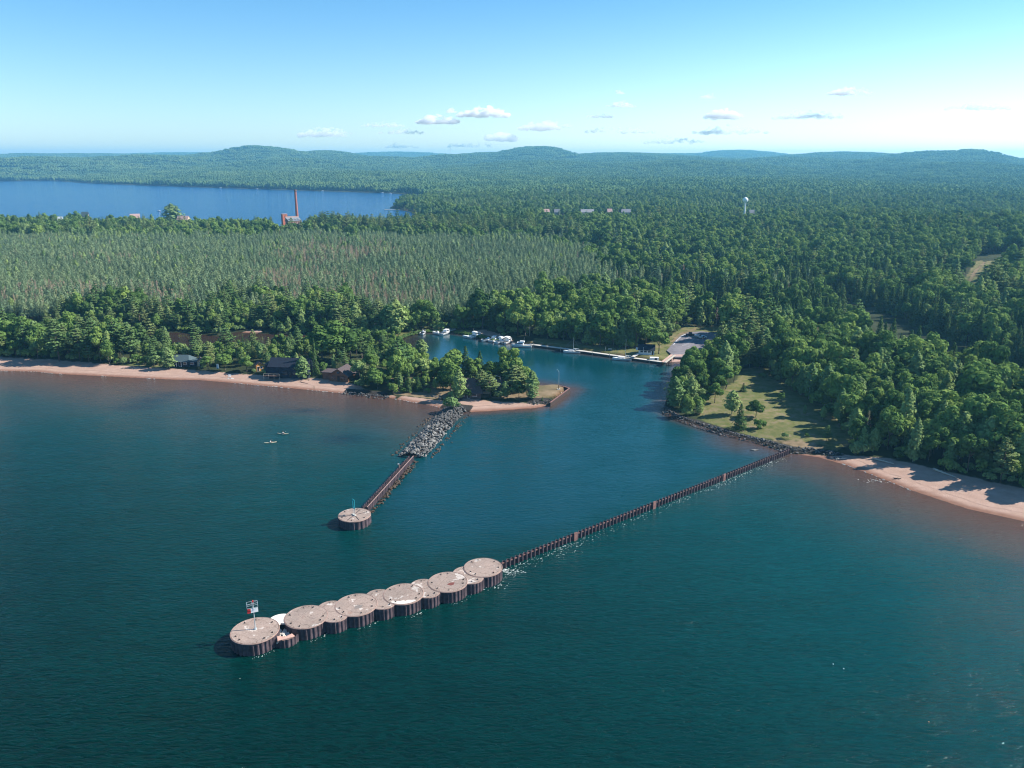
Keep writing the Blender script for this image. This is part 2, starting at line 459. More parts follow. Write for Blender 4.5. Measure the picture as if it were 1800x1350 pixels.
# ------------------------------------------------------------------ the water: one sheet, level with both lakes
HARBOUR = pixs([(690,590),(760,580),(860,590),(1000,612),(1170,636),(1200,640),(1170,720),(1390,795),(1200,860),(1000,940),(760,960),(650,890),(722,800),(805,722),(960,712),(1003,684),(900,668),(760,645),(700,604)])
RIVER = pixs([(-700,565),(240,578),(480,584),(690,592),(740,584),(760,600),(740,625),(700,612),(480,618),(240,612),(-700,600)])
SANDBAR = pixs([(930,668),(945,662),(985,667),(1018,672),(1035,676),(1015,684),(985,683),(945,678)])
def build_water():
    gx = np.concatenate([-np.geomspace(13000, 345, 26), np.arange(-340, 430, 2.6), np.geomspace(436, 13000, 26)])
    gy = np.concatenate([[-3000, -800, -200, 0, 60, 90], np.arange(96, 560, 2.6), np.geomspace(566, 12600, 60)])
    X, Y = np.meshgrid(gx, gy)
    P = np.stack([X.ravel(), Y.ravel()], 1)
    nx, ny = len(gx), len(gy)
    i = np.arange(nx * ny).reshape(ny, nx)
    F = np.stack([i[:-1, :-1].ravel(), i[:-1, 1:].ravel(), i[1:, 1:].ravel(), i[1:, :-1].ravel()], 1)
    me = np_mesh("lake_water", np.column_stack([P, np.zeros(len(P))]), F, True)
    r = np.hypot(P[:, 0], P[:, 1])
    off = np.clip(-land_sd(P), 0, None)
    harb = np.clip(0.5 + sd_poly(P, HARBOUR) / 16, 0, 1)
    bas = sstep(300, 345, P[:, 1])
    wob = 0.7 + 0.7 * vnoise(P[:, 0], P[:, 1], 26)
    Ls = np.where(P[:, 0] > 60, 24.0, 27.0) * wob
    sh_open = np.exp(-(off / Ls) ** 1.15)
    sh_harb = np.exp(-(off / (4.5 * wob)) ** 1.2)
    sh = sh_open * (1 - harb) + sh_harb * harb
    bar = np.clip(0.5 + sd_poly(P, SANDBAR) / 7, 0, 1)
    sh = np.maximum(sh, 0.42 * bar)
    tq = np.array([pix(a, b)[:2] for a, b in ((1345, 783), (1300, 775))])
    sh = np.maximum(sh, 0.75 * np.exp(-(line_dist(P, tq, False) / 14) ** 2))
    wl = np.array([pix(a, b)[:2] for a, b in ((655, 885), (735, 806))])
    sh = np.where(r < 700, sh, 0)
    dark_patch = np.zeros(len(P))  # patches of darker blue-teal in the water colour
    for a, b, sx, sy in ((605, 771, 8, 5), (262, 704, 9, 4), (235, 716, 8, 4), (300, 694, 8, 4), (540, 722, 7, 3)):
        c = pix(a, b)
        dark_patch = np.maximum(dark_patch, np.exp(-((P[:, 0] - c[0]) / sx) ** 2 - ((P[:, 1] - c[1]) / sy) ** 2))
    riv = np.clip(0.5 + sd_poly(P, RIVER) / 14, 0, 1)
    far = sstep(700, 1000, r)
    A = np.stack([sh, dark_patch, riv, far], 1)
    shelf_sheen = np.exp(-(off / 125.0) ** 1.7) * (r < 700)  # shallower shelf, plus sky reflection painted into the water's base colour
    me.attributes.new("shelf_sheen", 'FLOAT', 'POINT').data.foreach_set('value', shelf_sheen.astype(np.float32))
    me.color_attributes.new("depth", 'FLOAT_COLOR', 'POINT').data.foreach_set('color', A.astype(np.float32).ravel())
    calm = np.maximum(harb * (0.55 + 0.4 * bas), riv)
    me.attributes.new("calm", 'FLOAT', 'POINT').data.foreach_set('value', calm.astype(np.float32))
    m, nt, out = new_mat("lake_water")
    geo = nd(nt, "ShaderNodeNewGeometry")
    def noise(scale, rot, s=1.0, d=3.0, ro=0.55, dist=0.0):
        mp = nd(nt, "ShaderNodeMapping"); mp.inputs['Scale'].default_value = (*scale, 1)
        mp.inputs['Rotation'].default_value = (0, 0, R(rot))
        nt.links.new(geo.outputs['Position'], mp.inputs['Vector'])
        n = nd(nt, "ShaderNodeTexNoise", Scale=s, Detail=d, Roughness=ro, Distortion=dist)
        nt.links.new(mp.outputs[0], n.inputs['Vector'])
        return n.outputs[0]
    dep = nd(nt, "ShaderNodeAttribute", attribute_name="depth")
    sep = nd(nt, "ShaderNodeSeparateColor"); nt.links.new(dep.outputs['Color'], sep.inputs[0])
    big = noise((0.012, 0.02), 10, d=4.0)
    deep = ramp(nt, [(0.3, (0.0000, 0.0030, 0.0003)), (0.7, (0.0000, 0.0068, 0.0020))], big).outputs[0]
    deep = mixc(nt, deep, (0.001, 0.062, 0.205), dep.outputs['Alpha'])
    mid = mixc(nt, deep, (0.020, 0.036, 0.038), ramp(nt, [(0.05, (0, 0, 0)), (0.4, (1, 1, 1))], sep.outputs[0]).outputs[0])
    she = nd(nt, "ShaderNodeAttribute", attribute_name="shelf_sheen")
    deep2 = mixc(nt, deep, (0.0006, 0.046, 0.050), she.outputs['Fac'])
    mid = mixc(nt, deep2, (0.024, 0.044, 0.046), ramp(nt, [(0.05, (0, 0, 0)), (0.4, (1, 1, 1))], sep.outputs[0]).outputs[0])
    cal = nd(nt, "ShaderNodeAttribute", attribute_name="calm")
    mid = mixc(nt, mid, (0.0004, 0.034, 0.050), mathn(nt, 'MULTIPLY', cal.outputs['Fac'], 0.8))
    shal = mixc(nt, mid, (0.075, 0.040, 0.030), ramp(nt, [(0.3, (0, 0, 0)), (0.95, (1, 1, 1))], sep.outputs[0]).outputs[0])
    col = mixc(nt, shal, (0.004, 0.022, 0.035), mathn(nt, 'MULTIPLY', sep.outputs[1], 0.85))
    col = mixc(nt, col, (0.03, 0.016, 0.012), mathn(nt, 'MULTIPLY', sep.outputs[2], 0.8))
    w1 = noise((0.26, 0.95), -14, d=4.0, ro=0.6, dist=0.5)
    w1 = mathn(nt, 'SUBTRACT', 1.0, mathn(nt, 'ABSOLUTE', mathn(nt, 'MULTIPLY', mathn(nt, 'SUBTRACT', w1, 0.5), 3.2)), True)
    crest_light = mathn(nt, 'MULTIPLY', mathn(nt, 'POWER', w1, 5.0), mathn(nt, 'MULTIPLY', noise((0.035, 0.09), -20, d=3.0), 0.75))  # paler crest streaks: ripple highlights painted into the water colour
    crest_light = mathn(nt, 'MULTIPLY', crest_light, mathn(nt, 'SUBTRACT', 1.0, mathn(nt, 'MULTIPLY', cal.outputs['Fac'], 0.7)))
    col = mixc(nt, col, mixc(nt, col, (0.000, 0.023, 0.020), 1.0, 'ADD'), crest_light)
    p = nd(nt, "ShaderNodeBsdfPrincipled", Roughness=0.08, IOR=1.333)
    nt.links.new(mathn(nt, 'ADD', mathn(nt, 'MULTIPLY', cal.outputs['Fac'], 0.55), 0.24), p.inputs['Specular IOR Level'])
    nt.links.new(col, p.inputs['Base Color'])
    w2 = noise((0.5, 1.7), 12, d=2.0, ro=0.5, dist=0.3)
    w3 = noise((0.05, 0.10), -20, d=2.0)
    h = mathn(nt, 'ADD', mathn(nt, 'MULTIPLY', w1, 0.5), mathn(nt, 'MULTIPLY', w2, 0.6))
    gust = mathn(nt, 'ADD', mathn(nt, 'MULTIPLY', w3, 1.2), 0.25)
    amp = mathn(nt, 'MULTIPLY', gust, mathn(nt, 'SUBTRACT', 1.0, mathn(nt, 'MULTIPLY', cal.outputs['Fac'], 0.93)))
    b = nd(nt, "ShaderNodeBump", Distance=0.42)
    nt.links.new(amp, b.inputs['Strength']); nt.links.new(h, b.inputs['Height'])
    nt.links.new(b.outputs[0], p.inputs['Normal'])
    nt.links.new(p.outputs[0], out.inputs[0])
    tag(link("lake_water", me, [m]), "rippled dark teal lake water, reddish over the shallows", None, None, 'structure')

build_ground()
build_water()

# ------------------------------------------------------------------ haze: pale even air in one closed box
def build_haze():
    m, nt, out = new_mat("pale_air")
    v = nd(nt, "ShaderNodeVolumePrincipled", Density=HAZE_DENSITY, Anisotropy=0.2)
    v.inputs['Color'].default_value = (0.24, 0.66, 1.0, 1)
    nt.links.new(v.outputs[0], out.inputs['Volume'])
    o = MB().box((0, 4800, 110), (28000, 17200, 228)).build("haze", m)
    tag(o, "thin pale summer haze over the lake and the forest", None, None, 'stuff')
HAZE_DENSITY = 9.5e-5
build_haze()
# ------------------------------------------------------------------ foliage
def leaf_mat(name, stops, patch=0.02, transl=0.28, world_noise=0.0):
    m, nt, out = new_mat(name)
    oi = nd(nt, "ShaderNodeObjectInfo")
    geo = nd(nt, "ShaderNodeNewGeometry")
    nz = nd(nt, "ShaderNodeTexNoise", Scale=patch, Detail=2.0)
    nt.links.new(oi.outputs['Location'], nz.inputs['Vector'])
    f = mathn(nt, 'ADD', mathn(nt, 'MULTIPLY', oi.outputs['Random'], 0.62), mathn(nt, 'MULTIPLY', nz.outputs[0], 0.45))
    if world_noise:
        n2 = nd(nt, "ShaderNodeTexNoise", Scale=world_noise, Detail=3.0)
        nt.links.new(geo.outputs['Position'], n2.inputs['Vector'])
        n3 = nd(nt, "ShaderNodeTexNoise", Scale=0.0035, Detail=3.0)
        nt.links.new(geo.outputs['Position'], n3.inputs['Vector'])
        f = mathn(nt, 'ADD', mathn(nt, 'MULTIPLY', f, 0.25), mathn(nt, 'ADD', mathn(nt, 'MULTIPLY', n2.outputs[0], 0.4), mathn(nt, 'MULTIPLY', n3.outputs[0], 0.4)))
    rp = ramp(nt, stops, f)
    nl = nd(nt, "ShaderNodeTexNoise", Scale=0.9, Detail=2.0)
    nt.links.new(geo.outputs['Position'], nl.inputs['Vector'])
    k = mathn(nt, 'ADD', mathn(nt, 'MULTIPLY', nl.outputs[0], 0.7), 0.65)
    cc = nd(nt, "ShaderNodeCombineColor")
    for i in range(3): nt.links.new(k, cc.inputs[i])
    col = mixc(nt, rp.outputs[0], cc.outputs[0], 1.0, 'MULTIPLY')
    d = nd(nt, "ShaderNodeBsdfDiffuse"); t = nd(nt, "ShaderNodeBsdfTranslucent")
    nt.links.new(col, d.inputs[0]); nt.links.new(col, t.inputs[0])
    mx = nd(nt, "ShaderNodeMixShader"); mx.inputs[0].default_value = transl
    nt.links.new(d.outputs[0], mx.inputs[1]); nt.links.new(t.outputs[0], mx.inputs[2])
    nt.links.new(mx.outputs[0], out.inputs[0])
    return m
G = 1.85
def g3(*c): return (c[0] * G * 1.2, c[1] * G, c[2] * G * .80)
LEAF = leaf_mat("broadleaf_leaves", [(0.2, g3(0.028, 0.066, 0.024)), (0.42, g3(0.052, 0.106, 0.034)), (0.6, g3(0.068, 0.130, 0.042)), (0.82, g3(0.096, 0.160, 0.050))])
NEEDLE = leaf_mat("pine_needles", [(0.2, g3(0.034, 0.078, 0.034)), (0.5, g3(0.056, 0.105, 0.046)), (0.8, g3(0.088, 0.130, 0.060))], transl=0.12)
SPRUCE = leaf_mat("spruce_needles", [(0.2, g3(0.016, 0.040, 0.018)), (0.5, g3(0.027, 0.058, 0.024)), (0.8, g3(0.042, 0.078, 0.032))], transl=0.1)
ASPEN = leaf_mat("aspen_leaves", [(0.2, g3(0.064, 0.125, 0.056)), (0.5, g3(0.092, 0.155, 0.074)), (0.8, g3(0.118, 0.185, 0.078))])
PLANT = leaf_mat("plantation_needles", [(0.2, g3(0.048, 0.088, 0.064)), (0.5, g3(0.068, 0.116, 0.078)), (0.8, g3(0.094, 0.145, 0.090))], transl=0.12, patch=0.012)
TWIG = leaf_mat("bare_twigs", [(0.2, g3(0.13, 0.115, 0.10)), (0.5, g3(0.19, 0.165, 0.145)), (0.8, g3(0.17, 0.17, 0.11))], transl=0.05)
FARW = leaf_mat("far_canopy", [(0.3, g3(0.018, 0.050, 0.027)), (0.45, g3(0.042, 0.088, 0.040)), (0.58, g3(0.062, 0.114, 0.046)), (0.72, g3(0.092, 0.150, 0.056))], world_noise=0.05)
BARK = smat("grey_bark", (0.12, 0.095, 0.075), 0.9, 0.35, 3.0)
PALEBARK = smat("pale_bark", (0.42, 0.40, 0.36), 0.85, 0.3, 2.0)
REDBARK = smat("red_pine_bark", (0.17, 0.115, 0.085), 0.9, 0.3, 2.0)

def unit(n, rs):
    v = rs.normal(size=(n, 3)); return v / np.linalg.norm(v, axis=1)[:, None]
def leaf_quads(Pn, Nn, S, rs, aspect=1.0):
    n = len(Pn)
    Nn = Nn / np.maximum(np.linalg.norm(Nn, axis=1), 1e-6)[:, None]
    t = np.cross(Nn, unit(n, rs)); t /= np.maximum(np.linalg.norm(t, axis=1), 1e-6)[:, None]
    b = np.cross(Nn, t)
    S = np.asarray(S).reshape(-1, 1) * np.ones((n, 1))
    V = np.empty((n, 4, 3))
    for k, (a, c) in enumerate(((1, 0.15), (0.1, 1), (-1, -0.1), (-0.15, -1))):
        V[:, k] = Pn + t * S * a * rs.uniform(.6, 1.15, (n, 1)) + b * S * c * aspect * rs.uniform(.6, 1.15, (n, 1)) + Nn * S * rs.uniform(-.15, .15, (n, 1))
    return V.reshape(-1, 3), np.arange(n * 4).reshape(n, 4)
def limb_mesh(segs, n=6):
    mb = MB()
    for p, q, r0, r1 in segs: mb.tube(p, q, r0, r1, n)
    return mb

def broad_arrays(rs, h, rad, base, nleaf, nlobe=16, size=0.62, squash=1.0):
    cz, a = h * (1 + base) / 2, h * (1 - base) / 2
    d = unit(nlobe, rs); d[:, 2] = np.abs(d[:, 2]) * 1.1 - 0.45
    d /= np.linalg.norm(d, axis=1)[:, None]
    k = rs.uniform(.42, .78, (nlobe, 1))
    c = d * k * np.array([rad, rad, a]); c[:, 2] += cz
    r = rs.uniform(.30, .46, nlobe) * rad * (1.15 - 0.35 * (c[:, 2] - h * base) / (2 * a))
    r[0] = .5 * rad; c[0] = (0, 0, cz + .25 * a)
    m = nleaf * 3
    i = rs.choice(nlobe, m, p=r ** 2 / (r ** 2).sum())
    dv = unit(m, rs); dv[:, 2] += 0.25; dv /= np.linalg.norm(dv, axis=1)[:, None]
    P = c[i] + dv * (r[i] * rs.uniform(.8, 1.08, m))[:, None] * np.array([1, 1, squash])
    ins = np.zeros(m, bool)
    for j in range(nlobe):
        q = np.linalg.norm(P - c[j], axis=1) < r[j] * 0.72
        ins |= q & (i != j)
    keep = np.where(~ins & (P[:, 2] > h * base * 0.8))[0][:nleaf]
    P, dv = P[keep], dv[keep]
    N = dv + unit(len(P), rs) * 0.55
    return leaf_quads(P, N, rs.uniform(.65, 1.25, len(P)) * size, rs), [(0, 0, h * base * .3)] + [tuple(x) for x in c[:6]]
def trunk_for(h, base, targets, r=None):
    r = r or h * 0.014
    top = (0.15, 0.1, h * (base + (1 - base) * .55))
    segs = [((0, 0, -0.6), (0.05, 0, h * base * .6), r * 1.25, r), ((0.05, 0, h * base * .6), top, r, r * .4)]
    for t in targets[1:6]:
        s = rs_u(0.35, .8); z0 = h * base * s + .25 * h
        segs.append(((0.08, 0.04, min(z0, t[2] - .5)), tuple(np.array(t) * .96), r * .45, r * .15))
    return limb_mesh(segs)
def rs_u(a, b): return random.uniform(a, b)

def pine_arrays(rs, h, rad, base, layers=10, per=110, size=0.5):
    P, N, S = [], [], []
    for i in range(layers):
        f = i / (layers - 1)
        z = h * (base + (0.97 - base) * f)
        L = rad * (0.55 + 0.6 * math.sin(math.pi * (0.18 + 0.7 * f))) * (1 - 0.72 * f ** 2.2) * rs.uniform(.75, 1.15)
        nb = int(rs.integers(4, 7)) if f < .85 else 4
        a0 = rs.uniform(0, 6.28)
        for b in range(nb):
            az = a0 + 6.28 * b / nb + rs.normal() * .22
            l = L * rs.uniform(.65, 1.15)
            m = max(6, int(per * (l / rad) / nb * 1.5))
            t = rs.uniform(.25, 1, m) ** .75
            side = rs.normal(size=m) * .16 * l * (0.5 + t)
            x = t * l * math.cos(az) - side * math.sin(az)
            y = t * l * math.sin(az) + side * math.cos(az)
            zz = z + 0.10 * l * t ** 2 + rs.normal(size=m) * .14 * (1 + 0.5 * (1 - f))
            P.append(np.stack([x, y, zz], 1))
            nn = np.stack([math.cos(az) * .35 * np.ones(m), math.sin(az) * .35 * np.ones(m), np.ones(m)], 1) + unit(m, rs) * .5
            N.append(nn); S.append(rs.uniform(.6, 1.25, m) * size)
    return leaf_quads(np.vstack(P), np.vstack(N), np.concatenate(S), rs, .8)
def spruce_arrays(rs, h, rad, n=1000, base=.06, size=.42, power=.85, gap=.25):
    f = rs.random(n) ** 1.35
    lay = np.floor(f * 16) / 16 + rs.random(n) * (1 - gap) / 16
    z = h * (base + (1 - base) * lay)
    L = rad * (1 - lay) ** power + .12
    az = rs.uniform(0, 6.28, n); bump = 1 + .22 * np.sin(az * 5 + np.floor(f * 16) * 2.1)
    t = rs.uniform(.45, 1.05, n)
    rr = L * t * bump
    zz = z - .22 * rr + rs.normal(size=n) * .1
    P = np.stack([rr * np.cos(az), rr * np.sin(az), zz], 1)
    N = np.stack([np.cos(az), np.sin(az), np.full(n, .75)], 1) + unit(n, rs) * .45
    S = rs.uniform(.7, 1.3, n) * size * (.55 + .45 * (1 - lay))
    return leaf_quads(P, N, S, rs, .8)
def column_arrays(rs, h, rad, base, n, size=.5):
    f = rs.random(n)
    z = h * (base + (1 - base) * f)
    prof = rad * np.sin(np.pi * np.clip(f * .86 + .14, 0, 1)) ** .6
    az = rs.uniform(0, 6.28, n)
    lob = 1 + .38 * np.sin(az * 3 + z * .9) * np.cos(z * 1.1 + az) + .18 * np.sin(az * 2 - z * 1.7)
    rr = prof * lob * rs.uniform(.55, 1.05, n)
    P = np.stack([rr * np.cos(az), rr * np.sin(az), z + rs.normal(size=n) * .3], 1)
    N = np.stack([np.cos(az), np.sin(az), .35 + f], 1) + unit(n, rs) * .6
    return leaf_quads(P, N, rs.uniform(.65, 1.25, n) * size, rs)
def twig_arrays(rs, h, n, rad):
    f = rs.random(n); z = h * (.3 + .7 * f); az = rs.uniform(0, 6.28, n)
    rr = rad * (1.1 - f) * rs.random(n) ** .6
    P = np.stack([rr * np.cos(az), rr * np.sin(az), z], 1)
    N = unit(n, rs)
    return leaf_quads(P, N, rs.uniform(.5, 1.1, n) * .55, rs, .16)

KINDS = {}      # kind -> list of dict(h, crown mesh, trunk mesh, joined mesh object)
def proto(kind, h, crownVF, leafm, trunkMB, barkm, rad):
    cm = np_mesh(kind + "_crown", *crownVF); cm.materials.append(leafm)
    tm = trunkMB.mesh(kind + "_trunk", True); tm.materials.append(barkm)
    V, F = crownVF
    j = bpy.data.meshes.new(kind)
    tv = [tuple(v.co) for v in tm.vertices]; tf = [tuple(p.vertices) for p in tm.polygons]
    n = len(V)
    j.from_pydata([tuple(p) for p in V] + tv, [], [tuple(f) for f in F] + [tuple(i + n for i in f) for f in tf])
    j.materials.append(leafm); j.materials.append(barkm)
    mi = np.zeros(len(j.polygons), np.int32); mi[len(F):] = 1
    j.polygons.foreach_set('material_index', mi); j.update()
    jo = bpy.data.objects.new(kind + "_source", j)
    KINDS.setdefault(kind, []).append(dict(h=h, crown=cm, trunk=tm, obj=jo, rad=rad))
def make_protos():
    for s in range(7):
        rs = np.random.default_rng(100 + s)
        h = rs.uniform(14.5, 17.5); rad = rs.uniform(3.9, 5.4); base = rs.uniform(.10, .22)
        vf, tg = broad_arrays(rs, h, rad, base, 1500, int(rs.integers(15, 22)), .56)
        proto("broadleaf_tree", h, vf, LEAF, trunk_for(h, base, tg), BARK, rad)
    for s in range(4):
        rs = np.random.default_rng(150 + s)
        h = rs.uniform(10.5, 14); rad = rs.uniform(2.8, 4.0); base = rs.uniform(.10, .2)
        vf, tg = broad_arrays(rs, h, rad, base, 1100, int(rs.integers(9, 14)), .50, rs.uniform(.9, 1.35))
        proto("broadleaf_tree", h, vf, LEAF if s != 2 else ASPEN, trunk_for(h, base, tg), BARK, rad)
    for s in range(5):
        rs = np.random.default_rng(200 + s)
        h = rs.uniform(16, 20); rad = rs.uniform(3.0, 4.2); base = rs.uniform(.18, .34)
        vf = pine_arrays(rs, h, rad, base, int(rs.integers(9, 13)), 150, .5)
        proto("pine_tree", h, vf, NEEDLE, limb_mesh([((0, 0, -.6), (0, 0, h * .95), .26, .06)]), BARK, rad)
    for s in range(4):
        rs = np.random.default_rng(300 + s)
        h = rs.uniform(12, 16); rad = rs.uniform(2.2, 3.1)
        proto("spruce_tree", h, spruce_arrays(rs, h, rad, 1100), SPRUCE, limb_mesh([((0, 0, -.6), (0, 0, h * .97), .2, .03)]), BARK, rad)
    for s in range(4):
        rs = np.random.default_rng(400 + s)
        h = rs.uniform(13, 17); rad = rs.uniform(1.9, 2.7); base = rs.uniform(.08, .2)
        proto("aspen_tree", h, column_arrays(rs, h, rad, base, 950, .5), ASPEN, limb_mesh([((0, 0, -.6), (.15, 0, h * .45), .17, .12), ((.15, 0, h * .45), (0, .1, h * .92), .12, .03)]), PALEBARK, rad)
    for s in range(6):
        rs = np.random.default_rng(500 + s)
        h = rs.uniform(10.5, 13.5); rad = rs.uniform(1.6, 2.3)
        proto("plantation_pine", h, spruce_arrays(rs, h, rad, 380, .40, .44, .36, .1), PLANT, limb_mesh([((0, 0, -.5), (0, 0, h * .95), .13, .03)], 5), REDBARK, rad)
    for s in range(3):
        rs = np.random.default_rng(600 + s)
        h = rs.uniform(10, 13)
        proto("bare_tree", h, twig_arrays(rs, h, 170, 1.5), TWIG, limb_mesh([((0, 0, -.5), (0.05, 0, h), .14, .03)] + [((0, 0, z), (math.cos(z * 2.3) * 1.3 * (1.2 - z / h), math.sin(z * 2.3) * 1.3 * (1.2 - z / h), z + .8), .05, .015) for z in np.linspace(.35 * h, .9 * h, 9)], 5), PALEBARK, 1.5)
    for s in range(4):
        rs = np.random.default_rng(700 + s)
        vf, tg = broad_arrays(rs, 3.0, 1.7, .04, 420, 10, .26)
        proto("shrub", 3.0, vf, LEAF if s % 2 else ASPEN, limb_mesh([((0, 0, -.3), (0, 0, 1.4), .08, .04)], 5), BARK, 1.7)
make_protos()

# ------------------------------------------------------------------ where the trees stand
def frustum(P, margin=4.0, zt=0.0):
    az = np.degrees(np.arctan2(P[:, 0], P[:, 1]))
    return (np.abs(az) < 34.2 + margin)
def jgrid(x0, x1, y0, y1, s, rs, jit=.42):
    X, Y = np.meshgrid(np.arange(x0, x1, s), np.arange(y0, y1, s))
    P = np.stack([X.ravel(), Y.ravel()], 1)
    P[:, 0] += (np.floor(P[:, 1] / s).astype(int) % 2) * s * .5
    return P + rs.uniform(-jit, jit, P.shape) * s
# ground kept free of forest (picture outlines, base of the trunks)
CLEAR = [(pixs(l, z), mg) for l, z, mg in [
    ([(1225,700),(1232,738),(1300,760),(1380,786),(1450,800),(1505,790),(1478,755),(1440,715),(1400,690),(1365,668),(1345,648),(1305,645),(1285,665),(1255,690)], 2, 0),
    ([(915,596),(1000,599),(1060,611),(1120,613),(1172,600),(1183,586),(1205,573),(1275,571),(1288,585),(1272,612),(1264,630),(1240,638),(1212,648),(1165,645),(1000,622),(925,612)], 2, 0),
    ([(690,602),(700,588),(740,580),(790,577),(830,576),(870,584),(930,598),(930,612),(850,602),(790,590),(735,592)], 2, 0),
    ([(700,690),(745,700),(970,716),(1003,684),(945,674),(940,690),(900,700),(840,700),(800,690),(760,686)], 1, 0), ([(798,674),(842,674),(890,682),(890,702),(798,702)], 1.6, 0), ([(449,650),(464,650),(466,664),(445,664)], 1.5, 0),
    ([(1668,534),(1722,534),(1762,474),(1806,474),(1806,458),(1720,458),(1688,492)], 6, 0),
    ([(484,392),(540,392),(548,415),(476,415)], 4, 0),
    ([(950,380),(1116,380),(1116,394),(950,394)], 4, 0),
    ([(140,388),(164,388),(164,397),(140,397)], 4, 0), ([(228,389),(252,389),(252,398),(228,398)], 4, 0), ([(310,389),(340,389),(340,399),(310,399)], 4, 0), ([(102,390),(114,390),(114,398),(102,398)], 4, 0),
    ([(1300,388),(1314,388),(1316,401),(1298,401)], 4, 0), ([(892,586),(962,592),(962,603),(892,603)], 2, 0),
    ([(398,590),(420,583),(475,588),(482,578),(440,573),(410,577)], 2, 0),
    ([(297,630),(350,630),(356,650),(290,650)], 2, 0), ([(462,648),(565,648),(575,675),(455,675)], 2, 0), ([(570,652),(628,654),(632,680),(562,680)], 2, 0),
    ([(372,640),(470,644),(470,662),(372,656)], 2, 0),
]]
SANDY = [poly for ch, poly, f in ZONES if ch in (SAND, ROCK)]
PLANT_POLY = pixs([(-600,424),(0,428),(300,428),(520,424),(760,428),(920,432),(990,440),(1045,470),(1080,515),(1040,540),(930,556),(800,562),(600,562),(300,560),(0,558),(-600,556)], 3)
BARE_POLYS = [pixs(l, 3) for l in ([(455,455),(560,440),(690,440),(700,470),(560,485),(470,480)], [(440,495),(560,490),(760,505),(790,548),(640,560),(480,552)], [(0,520),(180,515),(330,535),(300,556),(0,552)], [(150,470),(230,465),(240,480),(160,485)])]
PINE_CLUMP = pixs([(1255,600),(1345,600),(1365,640),(1330,655),(1275,650),(1250,625)], 2)
DARKBAND = pixs([(560,396),(1020,412),(1020,428),(560,416)], 4)
TREES = []          # rows: kind index, x, y, z, scale xy, scale z, rot, variant
KN = ["broadleaf_tree", "pine_tree", "spruce_tree", "aspen_tree", "plantation_pine", "bare_tree", "shrub"]
def add_trees(kind, P, Z, s, sz, rs):
    n = len(P); nv = len(KINDS[KN[kind]])
    if n: TREES.append(np.column_stack([np.full(n, kind), P, Z, s, sz, rs.uniform(0, 6.28, n), rs.integers(0, nv, n)]))
def in_plant(P):
    e = sd_poly(P, PLANT_POLY); y = P[:, 1]
    return e + (vnoise(P[:, 0] + 70, y, 34) - .5) * (75 + 110 * sstep(0, 160, P[:, 0])) + (vnoise(P[:, 0], y + 31, 9) - .5) * 18 > 12
